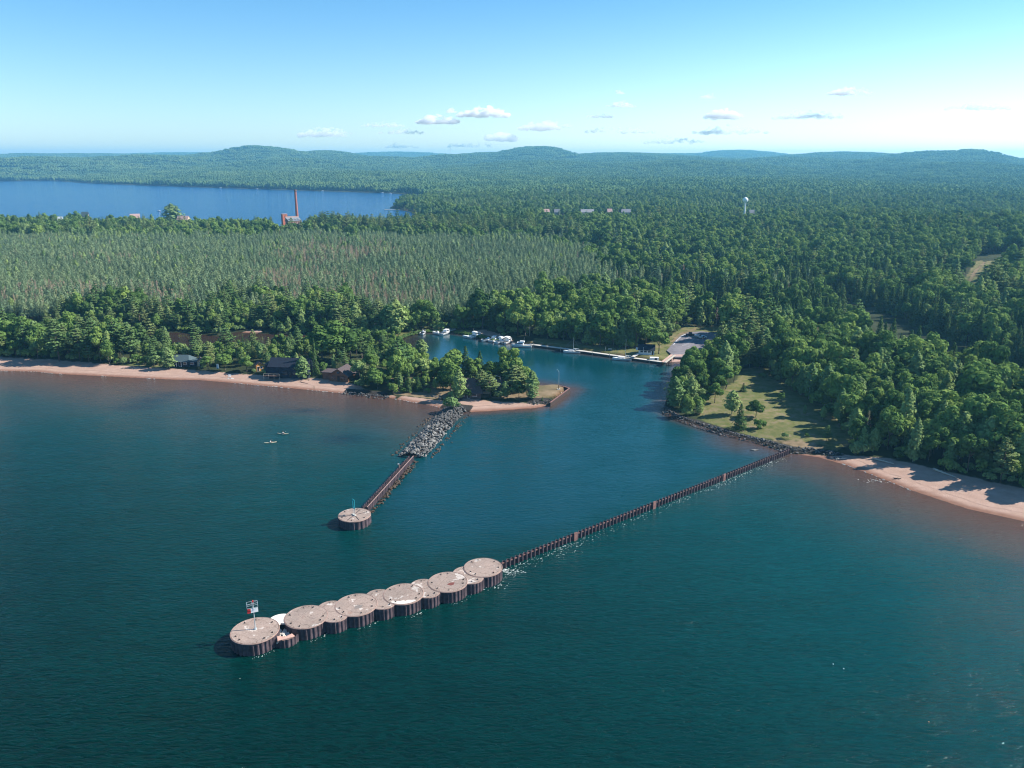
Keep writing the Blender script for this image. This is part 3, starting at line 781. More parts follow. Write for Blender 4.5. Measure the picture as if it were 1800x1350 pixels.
def grow():
    rs = np.random.default_rng(42)
    def free(P, sd, margin):
        ok = sd > margin
        for poly, mg in CLEAR: ok &= ~inside(P, poly)
        near = np.hypot(P[:, 0], P[:, 1]) < 520
        for poly in SANDY:
            k = np.where(near & ok)[0]
            ok[k] &= ~inside(P[k], poly)
        for l, dep, w in RAVINES: ok &= ~(line_dist(P, l, False) < 6 + dep * .5)
        return ok
    # 1 the red-pine plantation
    lo, hi = PLANT_POLY.min(0), PLANT_POLY.max(0)
    P = jgrid(lo[0], hi[0], lo[1], hi[1], 3.35, rs)
    P = P[frustum(P)]; P = P[in_plant(P)]
    sd = land_sd(P); k = free(P, sd, 8); P, sd = P[k], sd[k]
    Z = ground_z(P, sd)
    bare = np.zeros(len(P))
    for b in BARE_POLYS: bare = np.maximum(bare, np.clip(.5 + sd_poly(P, b) / 25, 0, 1))
    pb = bare * (.25 + .75 * vnoise(P[:, 0], P[:, 1], 22)) * .8 + .02
    u = rs.random(len(P)); isb = u < pb
    mixb = ~isb & (rs.random(len(P)) < .08 + .45 * sstep(.52, .75, vnoise(P[:, 0] + 500, P[:, 1], 70)) * sstep(620, 900, P[:, 1]))
    sc = rs.normal(1, .10, len(P)) * (.85 + .3 * vnoise(P[:, 0], P[:, 1], 60))
    add_trees(5, P[isb], Z[isb], sc[isb], sc[isb], rs)
    k = ~isb & ~mixb
    add_trees(4, P[k], Z[k], sc[k] * rs.uniform(.9, 1.15, k.sum()), sc[k], rs)
    k = mixb & (rs.random(len(P)) < .45)
    add_trees(3, P[k], Z[k], sc[k] * .8, sc[k] * .85, rs)
    # 2 everything else out to 2 km, wider apart with distance
    for r0, r1, s, marg in ((60, 620, 5.2, 2.5), (620, 1050, 5.7, 6), (1050, 2000, 7.0, 8)):
        P = jgrid(-r1 * .72, r1 * .72, 90, r1, s, rs)
        r = np.hypot(P[:, 0], P[:, 1])
        P = P[frustum(P) & (r >= r0) & (r < r1)]
        P = P[~in_plant(P)]
        sd = land_sd(P); k = free(P, sd, marg); P, sd = P[k], sd[k]
        Z = ground_z(P, sd)
        x, y = P[:, 0], P[:, 1]; n = len(P)
        stand = vnoise(x + 300, y + 100, 85); stand2 = vnoise(x, y, 160); u = rs.random(n)
        left = (x < -60) & (y < 480)
        pine = np.where(left, .42, .03 + .25 * sstep(.68, .82, stand))
        pine = np.where(inside(P, PINE_CLUMP), .85, pine); pine = np.where(inside(P, DARKBAND), .55, pine)
        asp = np.where(left, .10, .10 + .35 * sstep(.58, .75, stand2))
        spr = np.where(left, .06, .025 + .12 * sstep(.7, .84, vnoise(x, y + 900, 60)))
        spr = np.where((y > 900) & (y < 1300) & (x < 130), .25, spr)
        hollow = np.full(n, 1e9)
        for l, dep, w in (RAVINES[0], RAVINES[1], RAVINES[4]): hollow = np.minimum(hollow, line_dist(P, l, False) - dep * .5)
        spr = np.where(hollow < 30, .72, spr); pine = np.where(hollow < 30, .04, pine); asp = np.where(hollow < 26, .0, asp)
        bare = np.full(n, .014)
        kind = np.select([u < pine, u < pine + asp, u < pine + asp + spr, u < pine + asp + spr + bare], [1, 3, 2, 5], 0)
        sc = np.clip(rs.normal(1, .20, n), .55, 1.5) * (.82 + .3 * vnoise(x + 40, y, 45))
        edge = sstep(4, 42, sd) * (x > 100) + sstep(3, 18, sd) * (x <= 100); sc *= .66 + .34 * edge
        cottage = inside(P, pixs([(225,614),(690,616),(700,690),(225,660)], 2)); sc = np.where(cottage, sc * .60, sc)
        sc *= np.where(r0 > 1000, .86, np.where(r0 > 600, .93, 1.0))
        spit = inside(P, pixs([(690,630),(760,645),(1000,675),(1000,712),(690,700)], 2)); sc = np.where(spit, sc * .8, sc)
        bankopen = inside(P, pixs([(300,606),(480,606),(490,626),(296,626)], 1))
        keep = ~(cottage & (rs.random(n) < .3)) & ~(bankopen & (rs.random(n) < .8))
        lft = left & (r0 < 100)
        sc = np.where(lft, np.minimum(sc * np.where(kind == 1, .78, .86), np.where(kind == 1, 1.0, 1.12)), sc)
        ep = sd_poly(P, PLANT_POLY)
        kind = np.where((rs.random(n) < .6 * np.exp(np.minimum(ep, 0) / 55)) & (x > -60) & (y > 480), 4, kind)
        for kd in (0, 1, 2, 3, 4, 5):
            k = (kind == kd) & keep
            add_trees(kd, P[k], Z[k], sc[k] * rs.uniform(.9, 1.18, k.sum()), sc[k], rs)
        # undergrowth at the edges
        if r0 < 100:
            Q = jgrid(-250, 330, 120, 560, 2.9, rs); Q = Q[frustum(Q)]
            sq = land_sd(Q); k = free(Q, sq, 2.5); Q, sq = Q[k], sq[k]
            e = (sq < 22) | (rs.random(len(Q)) < .15)
            for poly in [CLEAR[0][0]]: e |= (line_dist(Q, poly) < 9)
            for poly in SANDY: e |= (line_dist(Q, poly) < 6)
            k = e & (rs.random(len(Q)) < .62)
            Q, sq = Q[k], sq[k]
            s = rs.uniform(.6, 1.6, len(Q))
            add_trees(6, Q, ground_z(Q, sq), s, s * rs.uniform(.8, 1.3, len(Q)), rs)
grow()
TREES = np.vstack(TREES)
print("TREES", len(TREES), [(k, int((TREES[:, 0] == i).sum())) for i, k in enumerate(KN)])

# ------------------------------------------------------------------ stuff: the forest beyond the trees one can count
def gn_scatter(name, rows, sources, label, scale_col=(4, 5)):
    """one object whose points carry copies of the source trees"""
    me = bpy.data.meshes.new(name)
    n = len(rows)
    me.vertices.add(n); me.vertices.foreach_set('co', rows[:, 1:4].astype(np.float32).ravel())
    rot = np.zeros((n, 3), np.float32); rot[:, 2] = rows[:, 6]
    scl = np.column_stack([rows[:, 4], rows[:, 4], rows[:, 5]]).astype(np.float32)
    me.attributes.new("turn", 'FLOAT_VECTOR', 'POINT').data.foreach_set('vector', rot.ravel())
    me.attributes.new("size", 'FLOAT_VECTOR', 'POINT').data.foreach_set('vector', scl.ravel())
    me.attributes.new("which", 'INT', 'POINT').data.foreach_set('value', rows[:, 7].astype(np.int32))
    o = link(name, me)
    ng = bpy.data.node_groups.new(name, 'GeometryNodeTree')
    ng.interface.new_socket("Geometry", in_out='INPUT', socket_type='NodeSocketGeometry')
    ng.interface.new_socket("Geometry", in_out='OUTPUT', socket_type='NodeSocketGeometry')
    gi, go = ng.nodes.new("NodeGroupInput"), ng.nodes.new("NodeGroupOutput")
    def attr(nm, typ):
        a = ng.nodes.new("GeometryNodeInputNamedAttribute"); a.data_type = typ; a.inputs['Name'].default_value = nm
        return [s for s in a.outputs if s.enabled and s.name == 'Attribute'][0]
    tn, sz, wh = attr("turn", 'FLOAT_VECTOR'), attr("size", 'FLOAT_VECTOR'), attr("which", 'INT')
    e2r = ng.nodes.new("FunctionNodeEulerToRotation"); ng.links.new(tn, e2r.inputs[0])
    jn = ng.nodes.new("GeometryNodeJoinGeometry")
    for k, src in enumerate(sources):
        cmp = ng.nodes.new("FunctionNodeCompare"); cmp.data_type = 'INT'; cmp.operation = 'EQUAL'
        ia = [s for s in cmp.inputs if s.enabled]
        ng.links.new(wh, ia[0]); ia[1].default_value = k
        info = ng.nodes.new("GeometryNodeObjectInfo"); info.inputs['Object'].default_value = src
        info.inputs['As Instance'].default_value = True
        iop = ng.nodes.new("GeometryNodeInstanceOnPoints")
        ng.links.new(gi.outputs[0], iop.inputs['Points']); ng.links.new(cmp.outputs[0], iop.inputs['Selection'])
        ng.links.new(info.outputs['Geometry'], iop.inputs['Instance'])
        ng.links.new(e2r.outputs[0], iop.inputs['Rotation']); ng.links.new(sz, iop.inputs['Scale'])
        ng.links.new(iop.outputs[0], jn.inputs[0])
    ng.links.new(jn.outputs[0], go.inputs[0])
    md = o.modifiers.new("scatter", 'NODES'); md.node_group = ng
    return tag(o, label, None, None, 'stuff')

def far_patches():
    srcs = []
    for s in range(5):
        rs = np.random.default_rng(800 + s)
        ico = bmesh.new(); bmesh.ops.create_icosphere(ico, subdivisions=2, radius=1)
        IV = np.array([v.co[:] for v in ico.verts]); IF = np.array([[v.index for v in f.verts] for f in ico.faces]); ico.free()
        V, F, n = [], [], 0
        Q = jgrid(-32, 32, -32, 32, 7.2, rs, .45)
        for x, y in Q:
            rad = rs.uniform(3.2, 5.2); h = rs.uniform(10, 17)
            con = rs.random() < .3
            if con: rad *= .55; sc = np.array([rad, rad, rad * 2.3])
            else: sc = np.array([rad, rad, rad * rs.uniform(.8, 1.2)])
            v = IV * (1 + .30 * rs.normal(size=(len(IV), 1)).clip(-1.2, 1.2)) * sc
            if con: v[:, :2] *= (1.1 - .8 * np.clip((v[:, 2:3] / sc[2] + 1) / 2, 0, 1))
            V.append(v + (x, y, h - sc[2] * .8)); F.append(IF + n); n += len(v)
        me = np_mesh("far_wood_patch", np.vstack(V), np.vstack(F), False); me.materials.append(FARW)
        srcs.append(bpy.data.objects.new("far_wood_source", me))
    rs = np.random.default_rng(77)
    rows = []
    for r0, r1, s, sc in ((1950, 4300, 50, .92), (4300, 7600, 66, 1.2), (7600, 11800, 96, 1.7)):
        P = jgrid(-r1 * .75, r1 * .75, r0 * .7, r1, s, rs, .2)
        r = np.hypot(P[:, 0], P[:, 1])
        P = P[frustum(P, 3) & (r >= r0) & (r < r1)]
        sd = land_sd(P); k = sd > 30 * sc; P, sd = P[k], sd[k]
        n = len(P)
        rows.append(np.column_stack([np.zeros(n), P, ground_z(P, sd) - 1, np.full(n, sc), rs.uniform(.8, 1.25, n), rs.integers(0, 4, n) * math.pi / 2 + rs.uniform(-.3, .3, n), rs.integers(0, 5, n)]))
    rows = np.vstack(rows)
    print("FAR", len(rows))
    gn_scatter("far_woods", rows, srcs, "unbroken green woods rolling back to the far hills")
far_patches()
# ------------------------------------------------------------------ materials of built things
STEEL = smat("rusty_sheet_steel", (0.048, 0.036, 0.044), 0.65, 0.35, 0.8, 0.0, (0.088, 0.062, 0.068), 0.3)
STEELRED = smat("red_lead_steel", (0.20, 0.105, 0.092), 0.7, 0.3, 1.0)
PINKRIM = smat("rim_of_reddish_concrete", (0.31, 0.205, 0.17), 0.9, 0.25, 2.0)
WHITE = smat("white_paint", (0.78, 0.78, 0.76), 0.45, 0.06, 2.0)
GELCOAT = smat("white_gelcoat", (0.80, 0.80, 0.79), 0.25, 0.04, 2.0, spec=0.5)
DARKBLUE = smat("navy_boards", (0.012, 0.020, 0.038), 0.7, 0.25, 2.0)
DARK = smat("dark_rubber", (0.015, 0.015, 0.017), 0.6, 0.3, 2.0)
GLASS = smat("dark_window_glass", (0.02, 0.03, 0.04), 0.08, 0.2, 1.0, spec=0.6)
RED = smat("red_paint", (0.50, 0.03, 0.03), 0.5, 0.1, 2.0)
TEAL = smat("teal_green_paint", (0.03, 0.30, 0.34), 0.45, 0.12, 2.0)
GALV = smat("galvanised_steel", (0.42, 0.46, 0.47), 0.45, 0.15, 3.0, 0.3)
TIMBER = smat("dark_timber", (0.045, 0.030, 0.025), 0.85, 0.35, 2.0)
PALEWOOD = smat("weathered_pale_wood", (0.42, 0.38, 0.32), 0.9, 0.2, 2.0)
LOGWALL = smat("brown_log_wall", (0.15, 0.072, 0.042), 0.8, 0.3, 2.0)
BROWNROOF = smat("brown_shingles", (0.080, 0.060, 0.060), 0.9, 0.3, 3.0)
GREYROOF = smat("grey_green_shingles", (0.055, 0.085, 0.095), 0.8, 0.2, 2.5)
NAVYROOF = smat("dark_blue_shingles", (0.010, 0.015, 0.028), 0.8, 0.25, 2.5)
TANWALL = smat("tan_boards", (0.48, 0.37, 0.25), 0.85, 0.2, 2.0)
ORANGE = smat("orange_boards", (0.58, 0.25, 0.05), 0.8, 0.2, 2.0)
BRICK = smat("red_brick", (0.36, 0.125, 0.085), 0.9, 0.25, 0.6)
PALEBRICK = smat("limewashed_brick", (0.50, 0.31, 0.25), 0.9, 0.2, 0.6)
CONC = smat("pale_concrete", (0.48, 0.45, 0.40), 0.9, 0.15, 0.8)
PINKCONC = smat("pinkish_concrete", (0.46, 0.31, 0.255), 0.9, 0.18, 0.6)
GREYROOF2 = smat("grey_metal_roof", (0.22, 0.23, 0.25), 0.6, 0.12, 1.0)
MAROON = smat("dark_maroon_paint", (0.035, 0.010, 0.012), 0.3, 0.15, 2.0, spec=0.5)
ASPHALT = smat("faded_asphalt", (0.165, 0.150, 0.165), 0.95, 0.2, 0.25)
LINEPAINT = smat("worn_line_paint", (0.55, 0.55, 0.55), 0.8, 0.2, 1.5)
SKIN = smat("skin", (0.50, 0.30, 0.21), 0.6, 0.08, 4.0)
HAIR = smat("dark_hair", (0.03, 0.02, 0.015), 0.7, 0.2, 6.0)
KAYAK = smat("pale_kayak_plastic", (0.42, 0.36, 0.26), 0.4, 0.08, 2.0)

def cap_mat(name, white_at, brown_at=0.72):
    """gravelly pinkish concrete with pale patches"""
    m, nt, out = new_mat(name)
    tc = nd(nt, "ShaderNodeTexCoord")
    def nz(s, d=4.0, r=0.6):
        n = nd(nt, "ShaderNodeTexNoise", Scale=s, Detail=d, Roughness=r)
        mp = nd(nt, "ShaderNodeVectorMath", operation='ADD')
        oi = nd(nt, "ShaderNodeObjectInfo")
        nt.links.new(tc.outputs['Object'], mp.inputs[0]); nt.links.new(oi.outputs['Location'], mp.inputs[1])
        nt.links.new(mp.outputs[0], n.inputs['Vector'])
        return n.outputs[0]
    base = ramp(nt, [(0.3, (0.235, 0.175, 0.147)), (0.5, (0.31, 0.24, 0.203)), (0.7, (0.39, 0.317, 0.273))], nz(2.6, 8.0, .8)).outputs[0]
    pat = ramp(nt, [(white_at, (0, 0, 0)), (white_at + .015, (1, 1, 1))], nz(0.33, 3.0)).outputs[0]
    col = mixc(nt, base, (0.55, 0.49, 0.44), mathn(nt, 'MULTIPLY', pat, 0.8))
    vo = nd(nt, "ShaderNodeTexVoronoi", Scale=0.32); vo.feature = 'DISTANCE_TO_EDGE'
    oi2 = nd(nt, "ShaderNodeObjectInfo"); ad = nd(nt, "ShaderNodeVectorMath", operation='ADD'); wq = nd(nt, "ShaderNodeVectorMath", operation='SCALE')
    wn3 = nd(nt, "ShaderNodeTexNoise", Scale=0.8, Detail=4.0); nt.links.new(tc.outputs['Object'], wn3.inputs['Vector'])
    nt.links.new(wn3.outputs[1], wq.inputs[0]); wq.inputs[3].default_value = 1.4
    nt.links.new(tc.outputs['Object'], ad.inputs[0]); nt.links.new(wq.outputs[0], ad.inputs[1]); nt.links.new(ad.outputs[0], vo.inputs['Vector'])
    crack = ramp(nt, [(0.0, (1, 1, 1)), (0.02, (0, 0, 0))], vo.outputs['Distance']).outputs[0]
    col = mixc(nt, col, (0.13, 0.095, 0.075), mathn(nt, 'MULTIPLY', crack, 0.8))
    drop = ramp(nt, [(0.70, (0, 0, 0)), (0.73, (1, 1, 1))], nz(3.3, 2.0)).outputs[0]
    col = mixc(nt, col, (0.60, 0.56, 0.50), mathn(nt, 'MULTIPLY', drop, 0.6))
    rst = ramp(nt, [(0.60, (0, 0, 0)), (0.72, (1, 1, 1))], nz(0.55, 5.0)).outputs[0]
    col = mixc(nt, col, (0.24, 0.14, 0.105), mathn(nt, 'MULTIPLY', rst, 0.5))
    big = ramp(nt, [(0.35, (0.84, 0.84, 0.84)), (0.7, (1.1, 1.06, 1.04))], nz(0.16, 3.0)).outputs[0]
    col = mixc(nt, col, big, 1.0, 'MULTIPLY')
    p = nd(nt, "ShaderNodeBsdfPrincipled", Roughness=0.95)
    p.inputs['Specular IOR Level'].default_value = 0.1
    nt.links.new(col, p.inputs['Base Color'])
    b = nd(nt, "ShaderNodeBump", Strength=0.8, Distance=0.06)
    nt.links.new(nz(5.0, 6.0), b.inputs['Height']); nt.links.new(b.outputs[0], p.inputs['Normal'])
    nt.links.new(p.outputs[0], out.inputs[0])
    return m
CAPM = cap_mat("gravelly_concrete", 0.615)
SLABM = smat("bare_white_concrete", (0.66, 0.60, 0.52), 0.9, 0.1, 1.0)

# ------------------------------------------------------------------ breakwater of sheet-pile cells
def resample(pts, step, closed=True):
    pts = [np.array(p, float) for p in pts]
    if closed: pts = pts + [pts[0]]
    seg = [np.linalg.norm(b - a) for a, b in zip(pts, pts[1:])]
    L = sum(seg); n = max(4, int(round(L / step / 4)) * 4)
    out = []
    cum = np.concatenate([[0], np.cumsum(seg)])
    for i in range(n if closed else n + 1):
        s = L * i / n
        k = min(int(np.searchsorted(cum, s, side='right') - 1), len(seg) - 1)
        out.append(pts[k] + (pts[k + 1] - pts[k]) * ((s - cum[k]) / max(seg[k], 1e-9)))
    return out
def pile_skin(pts, z0, z1, pitch=0.8, depth=0.16, closed=True, thick=0.0):
    q = resample(pts, pitch / 4, closed)
    n = len(q); P = []
    for i in range(n):
        a = q[(i - 1) % n] if closed else q[max(i - 1, 0)]
        b = q[(i + 1) % n] if closed else q[min(i + 1, n - 1)]
        t = (b - a) / max(np.linalg.norm(b - a), 1e-9)
        nrm = np.array([t[1], -t[0]])
        P.append((q[i], nrm, depth if (i % 4) in (0, 1) else 0.0))
    mb = MB()
    if closed:
        vs = [(*(p + nr * o), z0) for p, nr, o in P] + [(*(p + nr * o), z1) for p, nr, o in P]
        mb.add(vs, [(i, (i + 1) % n, n + (i + 1) % n, n + i) for i in range(n)])
    else:
        vs = []
        for p, nr, o in P:
            c = p + nr * (o - depth / 2)
            f, b = c + nr * thick / 2, c - nr * thick / 2
            vs += [(*f, z0), (*f, z1), (*b, z1), (*b, z0)]
        fs = []
        for i in range(n - 1):
            a, b = i * 4, i * 4 + 4
            for k in range(4): fs.append((a + k, b + k, b + (k + 1) % 4, a + (k + 1) % 4))
        fs += [(0, 1, 2, 3), ((n - 1) * 4 + 3, (n - 1) * 4 + 2, (n - 1) * 4 + 1, (n - 1) * 4)]
        mb.add(vs, fs)
    return mb
def circle(r, n=72): return [(r * math.cos(2 * math.pi * i / n), r * math.sin(2 * math.pi * i / n)) for i in range(n)]
def capsule(w, l, n=18):
    r = w / 2; k = l / 2 - r
    return [(r * math.cos(t), k + r * math.sin(t)) for t in np.linspace(0, math.pi, n)] + [(r * math.cos(t), -k + r * math.sin(t)) for t in np.linspace(math.pi, 2 * math.pi, n)]
def scaled(o, d):
    """outline pulled in by d"""
    c = np.array(o); L = np.linalg.norm(c, axis=1)
    return [tuple(p * (1 - d / l)) for p, l in zip(c, L)]
def mpp(x, y, z): return (y * CP - (z - CAM_H) * SP) / FPX       # metres per picture pixel
def lifting_pins(parent, spots, z):
    for x, y in spots:
        a = math.atan2(y, x)
        MB().box((x, y, z + .11), (.22, .12, .24), a).box((x * .985, y * .985, z + .05), (.34, .1, .10), a).build("lifting_pin", DARK, parent)
CELL_TOP = 2.6
PIER_DIR = pix(849, 997, CELL_TOP) - pix(448, 1108, CELL_TOP)
PIER_AZ = math.atan2(PIER_DIR.y, PIER_DIR.x)
def big_cell(px, py, w, k, label, pins=7, ph=.3):
    p = pix(px, py, CELL_TOP); r = w * mpp(*p) / 2
    z = CELL_TOP + .013 * k
    t = thing("breakwater_cell", label, "breakwater cell", (p.x, p.y, 0), PIER_AZ, "round sheet-pile cells of the outer breakwater")
    pile_skin(circle(r - .08), -2.0, z - .12, .85, .16).build("pile_ring", STEEL, t)
    MB().lathe([(r + .02, z - .20), (r + .09, z - .16), (r + .08, z - .03), (r - .02, z + .004), (r - .1, z - .1)], 72).build("rim", PINKRIM, t)
    MB().prism(circle(r - .12), z - .6, z).build("concrete_cap", CAPM, t)
    lifting_pins(t, [((r - .8) * math.cos(ph + 6.283 * i / pins + .25 * math.sin(i * 2.7 + k)), (r - .8) * math.sin(ph + 6.283 * i / pins + .25 * math.sin(i * 2.7 + k))) for i in range(pins)], z)
    return t, r, z
BIG = [(448, 1108, 82, "end cell of the outer breakwater, carrying the red and white daymark mast"),
       (538, 1084, 74, "second large round cell, beyond the broken white slab from the mast cell"),
       (626, 1063, 73, "third large round cell counted from the mast, with a dark stained patch"),
       (709, 1044, 70, "fourth large round cell counted from the mast, with a bare white edge"),
       (787, 1023, 69, "fifth large round cell counted from the mast, with a rust-red stain"),
       (849, 997.5, 67, "sixth large round cell, where the long sheet-pile wall begins")]
cells = []
for k, (a, b, w, lab) in enumerate(BIG): cells.append(big_cell(a, b, w, k, lab, ph=.3 + .37 * k))
SMALL = [(585, 1074.5, 47, "narrow connecting cell between the second and third large round cells"),
         (669, 1053, 46, "narrow connecting cell between the third and fourth large round cells"),
         (747.5, 1034, 46, "narrow connecting cell between the fourth and fifth large round cells"),
         (823, 1010.5, 48, "narrow connecting cell between the fifth and sixth large round cells")]
for k, (a, b, w, lab) in enumerate(SMALL):
    p = pix(a, b, CELL_TOP - .05); wd = w * mpp(*p); ln = 8.3 - .1 * k
    z = CELL_TOP - .02 - .009 * k
    t = thing("connecting_cell", lab, "breakwater cell", (p.x, p.y, 0), PIER_AZ, "narrow cells between the round ones")
    o = capsule(wd, ln)
    pile_skin(scaled(o, .08), -2.0, z - .12, .8, .15).build("pile_ring", STEEL, t)
    MB().prism(scaled(o, .02), z - .2, z - .025).build("rim", PINKRIM, t)
    MB().prism(scaled(o, .16), z - .15, z).build("concrete_cap", CAPM, t)
    lifting_pins(t, [(.4, ln / 2 - .9), (-.6, -ln / 2 + 1.0), (.9, -ln / 2 + 1.2)], z)
# the broken one
p = pix(497, 1098, CELL_TOP)
t = thing("broken_cell", "broken narrow cell with a tilted white slab and loose rubble, beside the mast cell", "breakwater cell", (p.x, p.y, 0), PIER_AZ)
o = capsule(45 * mpp(*p), 8.4)
pile_skin(scaled(o, .1), -2.0, 1.75, .8, .15).build("pile_ring", STEEL, t)
MB().prism([q for q in scaled(o, .02) if q[1] > .6] + [(-1.2, .35), (-.2, .9), (.9, .2)], 2.2, 2.52).build("white_slab", SLABM, t)
mb = MB(); rs = np.random.default_rng(3)
ico = bmesh.new(); bmesh.ops.create_icosphere(ico, subdivisions=1, radius=1)
IV1 = np.array([v.co[:] for v in ico.verts]); IF1 = [[v.index for v in f.verts] for f in ico.faces]; ico.free()
for i in range(90):
    x, y = rs.uniform(-2.0, 1.0), rs.uniform(-3.4, .6)
    s = rs.uniform(.14, .42)
    mb.add(IV1 * s * rs.uniform(.6, 1.3, (12, 3)) + (x, y, 1.25 - .3 * abs(x + .4) + .15 * (y < -2.4)), IF1)
mb.build("rubble", SLABM, t)
MB().prism(scaled(o, .3), .2, .9).build("dark_fill", DARK, t)
MB().prism([(-1.9, -3.6), (1.4, -3.7), (1.1, -2.5), (-.2, -2.9), (-1.6, -2.0)], 1.3, 1.74).build("slab_remnant", PALEBRICK, t)
# patches on single cells: stains lying on the concrete
t4, r4, z4 = cells[3]
MB().prism([((r4 - .3) * math.cos(a), (r4 - .3) * math.sin(a)) for a in np.linspace(R(205), R(290), 16)] + [((r4 - rr) * math.cos(a), (r4 - rr) * math.sin(a)) for a, rr in zip(np.linspace(R(290), R(205), 9), (.6, 1.1, 1.5, 1.3, 1.6, 1.4, 1.2, .9, .5))], z4, z4 + .02).build("bare_edge", SLABM, t4)
t5, r5, z5 = cells[4]
MB().prism([(.3 + .75 * math.cos(a) * (1 + .25 * math.sin(3 * a)), -1.2 + .55 * math.sin(a)) for a in np.linspace(0, 6.1, 18)], z5, z5 + .02).build("rust_stain", smat("rust_stain", (0.16, 0.05, 0.04), .9, .3, 3.0), t5)
t3, r3, z3 = cells[2]
MB().prism([(.2 + .9 * math.cos(a) * (1 + .3 * math.sin(4 * a)), -1.0 + .6 * math.sin(a)) for a in np.linspace(0, 6.1, 18)], z3, z3 + .02).build("dark_stain", smat("grey_stain", (0.20, 0.165, 0.145), .9, .3, 3.0), t3)

# mast with the daymark
p = pix(449, 1105.8, CELL_TOP)
t = thing("daymark_mast", "steel mast with red and white board and railed top on the end cell", "beacon", (p.x, p.y, CELL_TOP), 0)
MB().tube((0, 0, 0), (0, 0, 5.9), .11, .08).tube((0, 0, 0), (0, 0, .25), .3, .25, 12).build("mast", GALV, t)
ba = math.atan2(.9, 2.07)
def along(s, z, off=0.0): return (s * math.cos(ba) - off * -math.sin(ba), s * math.sin(ba) + off * -math.cos(ba), z)
def board(s0, s1, z0, z1, off=.0):
    c = along((s0 + s1) / 2, (z0 + z1) / 2, off)
    return MB().box(c, (s1 - s0, .05, z1 - z0), ba)
board(-.5, .85, 3.75, 4.65, .16).build("white_board", WHITE, t)
board(-1.15, -.505, 3.75, 4.65, .16).build("red_board", RED, t)
mb = MB()
for z in (4.95, 5.85):
    c = [along(-1.15, z, .45), along(.85, z, .45), along(.85, z, -.45), along(-1.15, z, -.45)]
    for a, b in zip(c, c[1:] + c[:1]): mb.tube(a, b, .035, n=5)
for s, o in ((-1.15, .45), (.85, .45), (.85, -.45), (-1.15, -.45), (-.2, .45), (-.2, -.45)): mb.tube(along(s, 4.95, o), along(s, 5.85, o), .035, n=5)
mb.tube(along(-1.15, 5.1, -.45), along(.85, 5.8, -.45), .03, n=5)
mb.build("railing", GALV, t)
MB().lathe([(.14, 5.9), (.16, 6.2), (.05, 6.3)], 10).build("lantern", RED, t)

# the long outer wall
W0, W1 = pix(880, 986, 2.2), pix(1388, 789, 1.7)
W0, W1 = np.array(W0[:2]), np.array(W1[:2])
t = thing("sheet_pile_wall", "long rusty sheet-pile wall running from the round cells to the meadow shore", "breakwater wall", (W0[0], W0[1], 0))
pile_skin([(0, 0), tuple(W1 - W0)], -2, 1.95, 1.25, .42, False, .09).build("pile_sheets", STEEL, t)
wd = (W1 - W0) / np.linalg.norm(W1 - W0); wa = math.atan2(wd[1], wd[0]); wl = float(np.linalg.norm(W1 - W0))
MB().box((*(wd * wl / 2 + np.array([-wd[1], wd[0]]) * .02), 1.45), (wl, .22, .26), wa).build("waler_beam", STEELRED, t)
for a, b in ((1004, 938), (1144, 884.5), (1263, 834.5)):
    q = np.array(pix(a, b, 1.2)[:2]); s = float((q - W0) @ wd)
    c = wd * s + np.array([wd[1], -wd[0]]) * .32
    MB().box((c[0], c[1], .85), (1.05, .26, 2.5), wa).build("red_plate", STEELRED, t)
# foam along its weather side
mb = MB(); rs = np.random.default_rng(8)
nw = np.array([wd[1], -wd[0]])
def fleck(c, s, el, ang, z=.03):
    n = 7; vs = []
    for i in range(n):
        a = 6.283 * i / n; rr = s * rs.uniform(.5, 1.2)
        x, y = rr * el * math.cos(a), rr * math.sin(a)
        vs.append((c[0] + x * math.cos(ang) - y * math.sin(ang), c[1] + x * math.sin(ang) + y * math.cos(ang), z))
    vs.append((c[0], c[1], z + .05 + s * .12))
    mb.add(vs, [(i, (i + 1) % n, n) for i in range(n)])
for i in range(800):
    s = wl * rs.random() ** 1.6 * .97
    k = vnoise(s, 0, 9)
    if rs.random() > .25 + .9 * k: continue
    off = .5 + abs(rs.normal()) * (1.6 - 1.1 * s / wl) * 1.2
    fleck(W0 + wd * s + nw * off, rs.uniform(.03, .085), rs.uniform(1.2, 3), wa + rs.normal() * .5)
for a, b, n, sp in ((1352, 812, 26, 1.1), (873, 1030, 16, 1.1), (840, 1038, 14, 1.0), (1540, 846, 26, 1.6), (886, 1004, 60, 1.6), (1115, 907, 14, 1.2)):
    q = pix(a, b)
    for i in range(n): fleck((q.x + rs.normal() * sp * 1.3, q.y + rs.normal() * sp * .5), rs.uniform(.04, .12), rs.uniform(1.5, 3), rs.normal() * .3)
for k, (tt, rr, zz) in enumerate(cells):
    for i in range(22):
        a = R(rs.uniform(-80, 30)); q = rr + .4 + abs(rs.normal()) * .35
        fleck((tt.location.x + q * math.cos(a), tt.location.y + q * math.sin(a)), rs.uniform(.03, .06), rs.uniform(1, 2.5), a + 1.57)
for l in (PEN[1:13], PEN[13:18], MAIN[-9:]):
    pts = [np.array(pix(a, b)[:2]) for a, b in l]
    for a, b in zip(pts, pts[1:]):
        L = np.linalg.norm(b - a); ang = math.atan2(*(b - a)[::-1])
        for i in range(int(L / .7)):
            q = a + (b - a) * rs.random()
            if vnoise(q[0], q[1], 11) < .42: continue
            nrm_ = np.array([math.sin(ang), -math.cos(ang)])
            fleck(q + nrm_ * (rs.normal() * .25 + .1), rs.uniform(.04, .10), rs.uniform(4, 9), ang + rs.normal() * .08, .02)
FOAM = smat("white_foam", (0.62, 0.66, 0.62), 0.9, 0.25, 1.2)
tag(mb.build("foam", FOAM), "white foam flecks along the weather side of the breakwater", None, None, 'stuff')

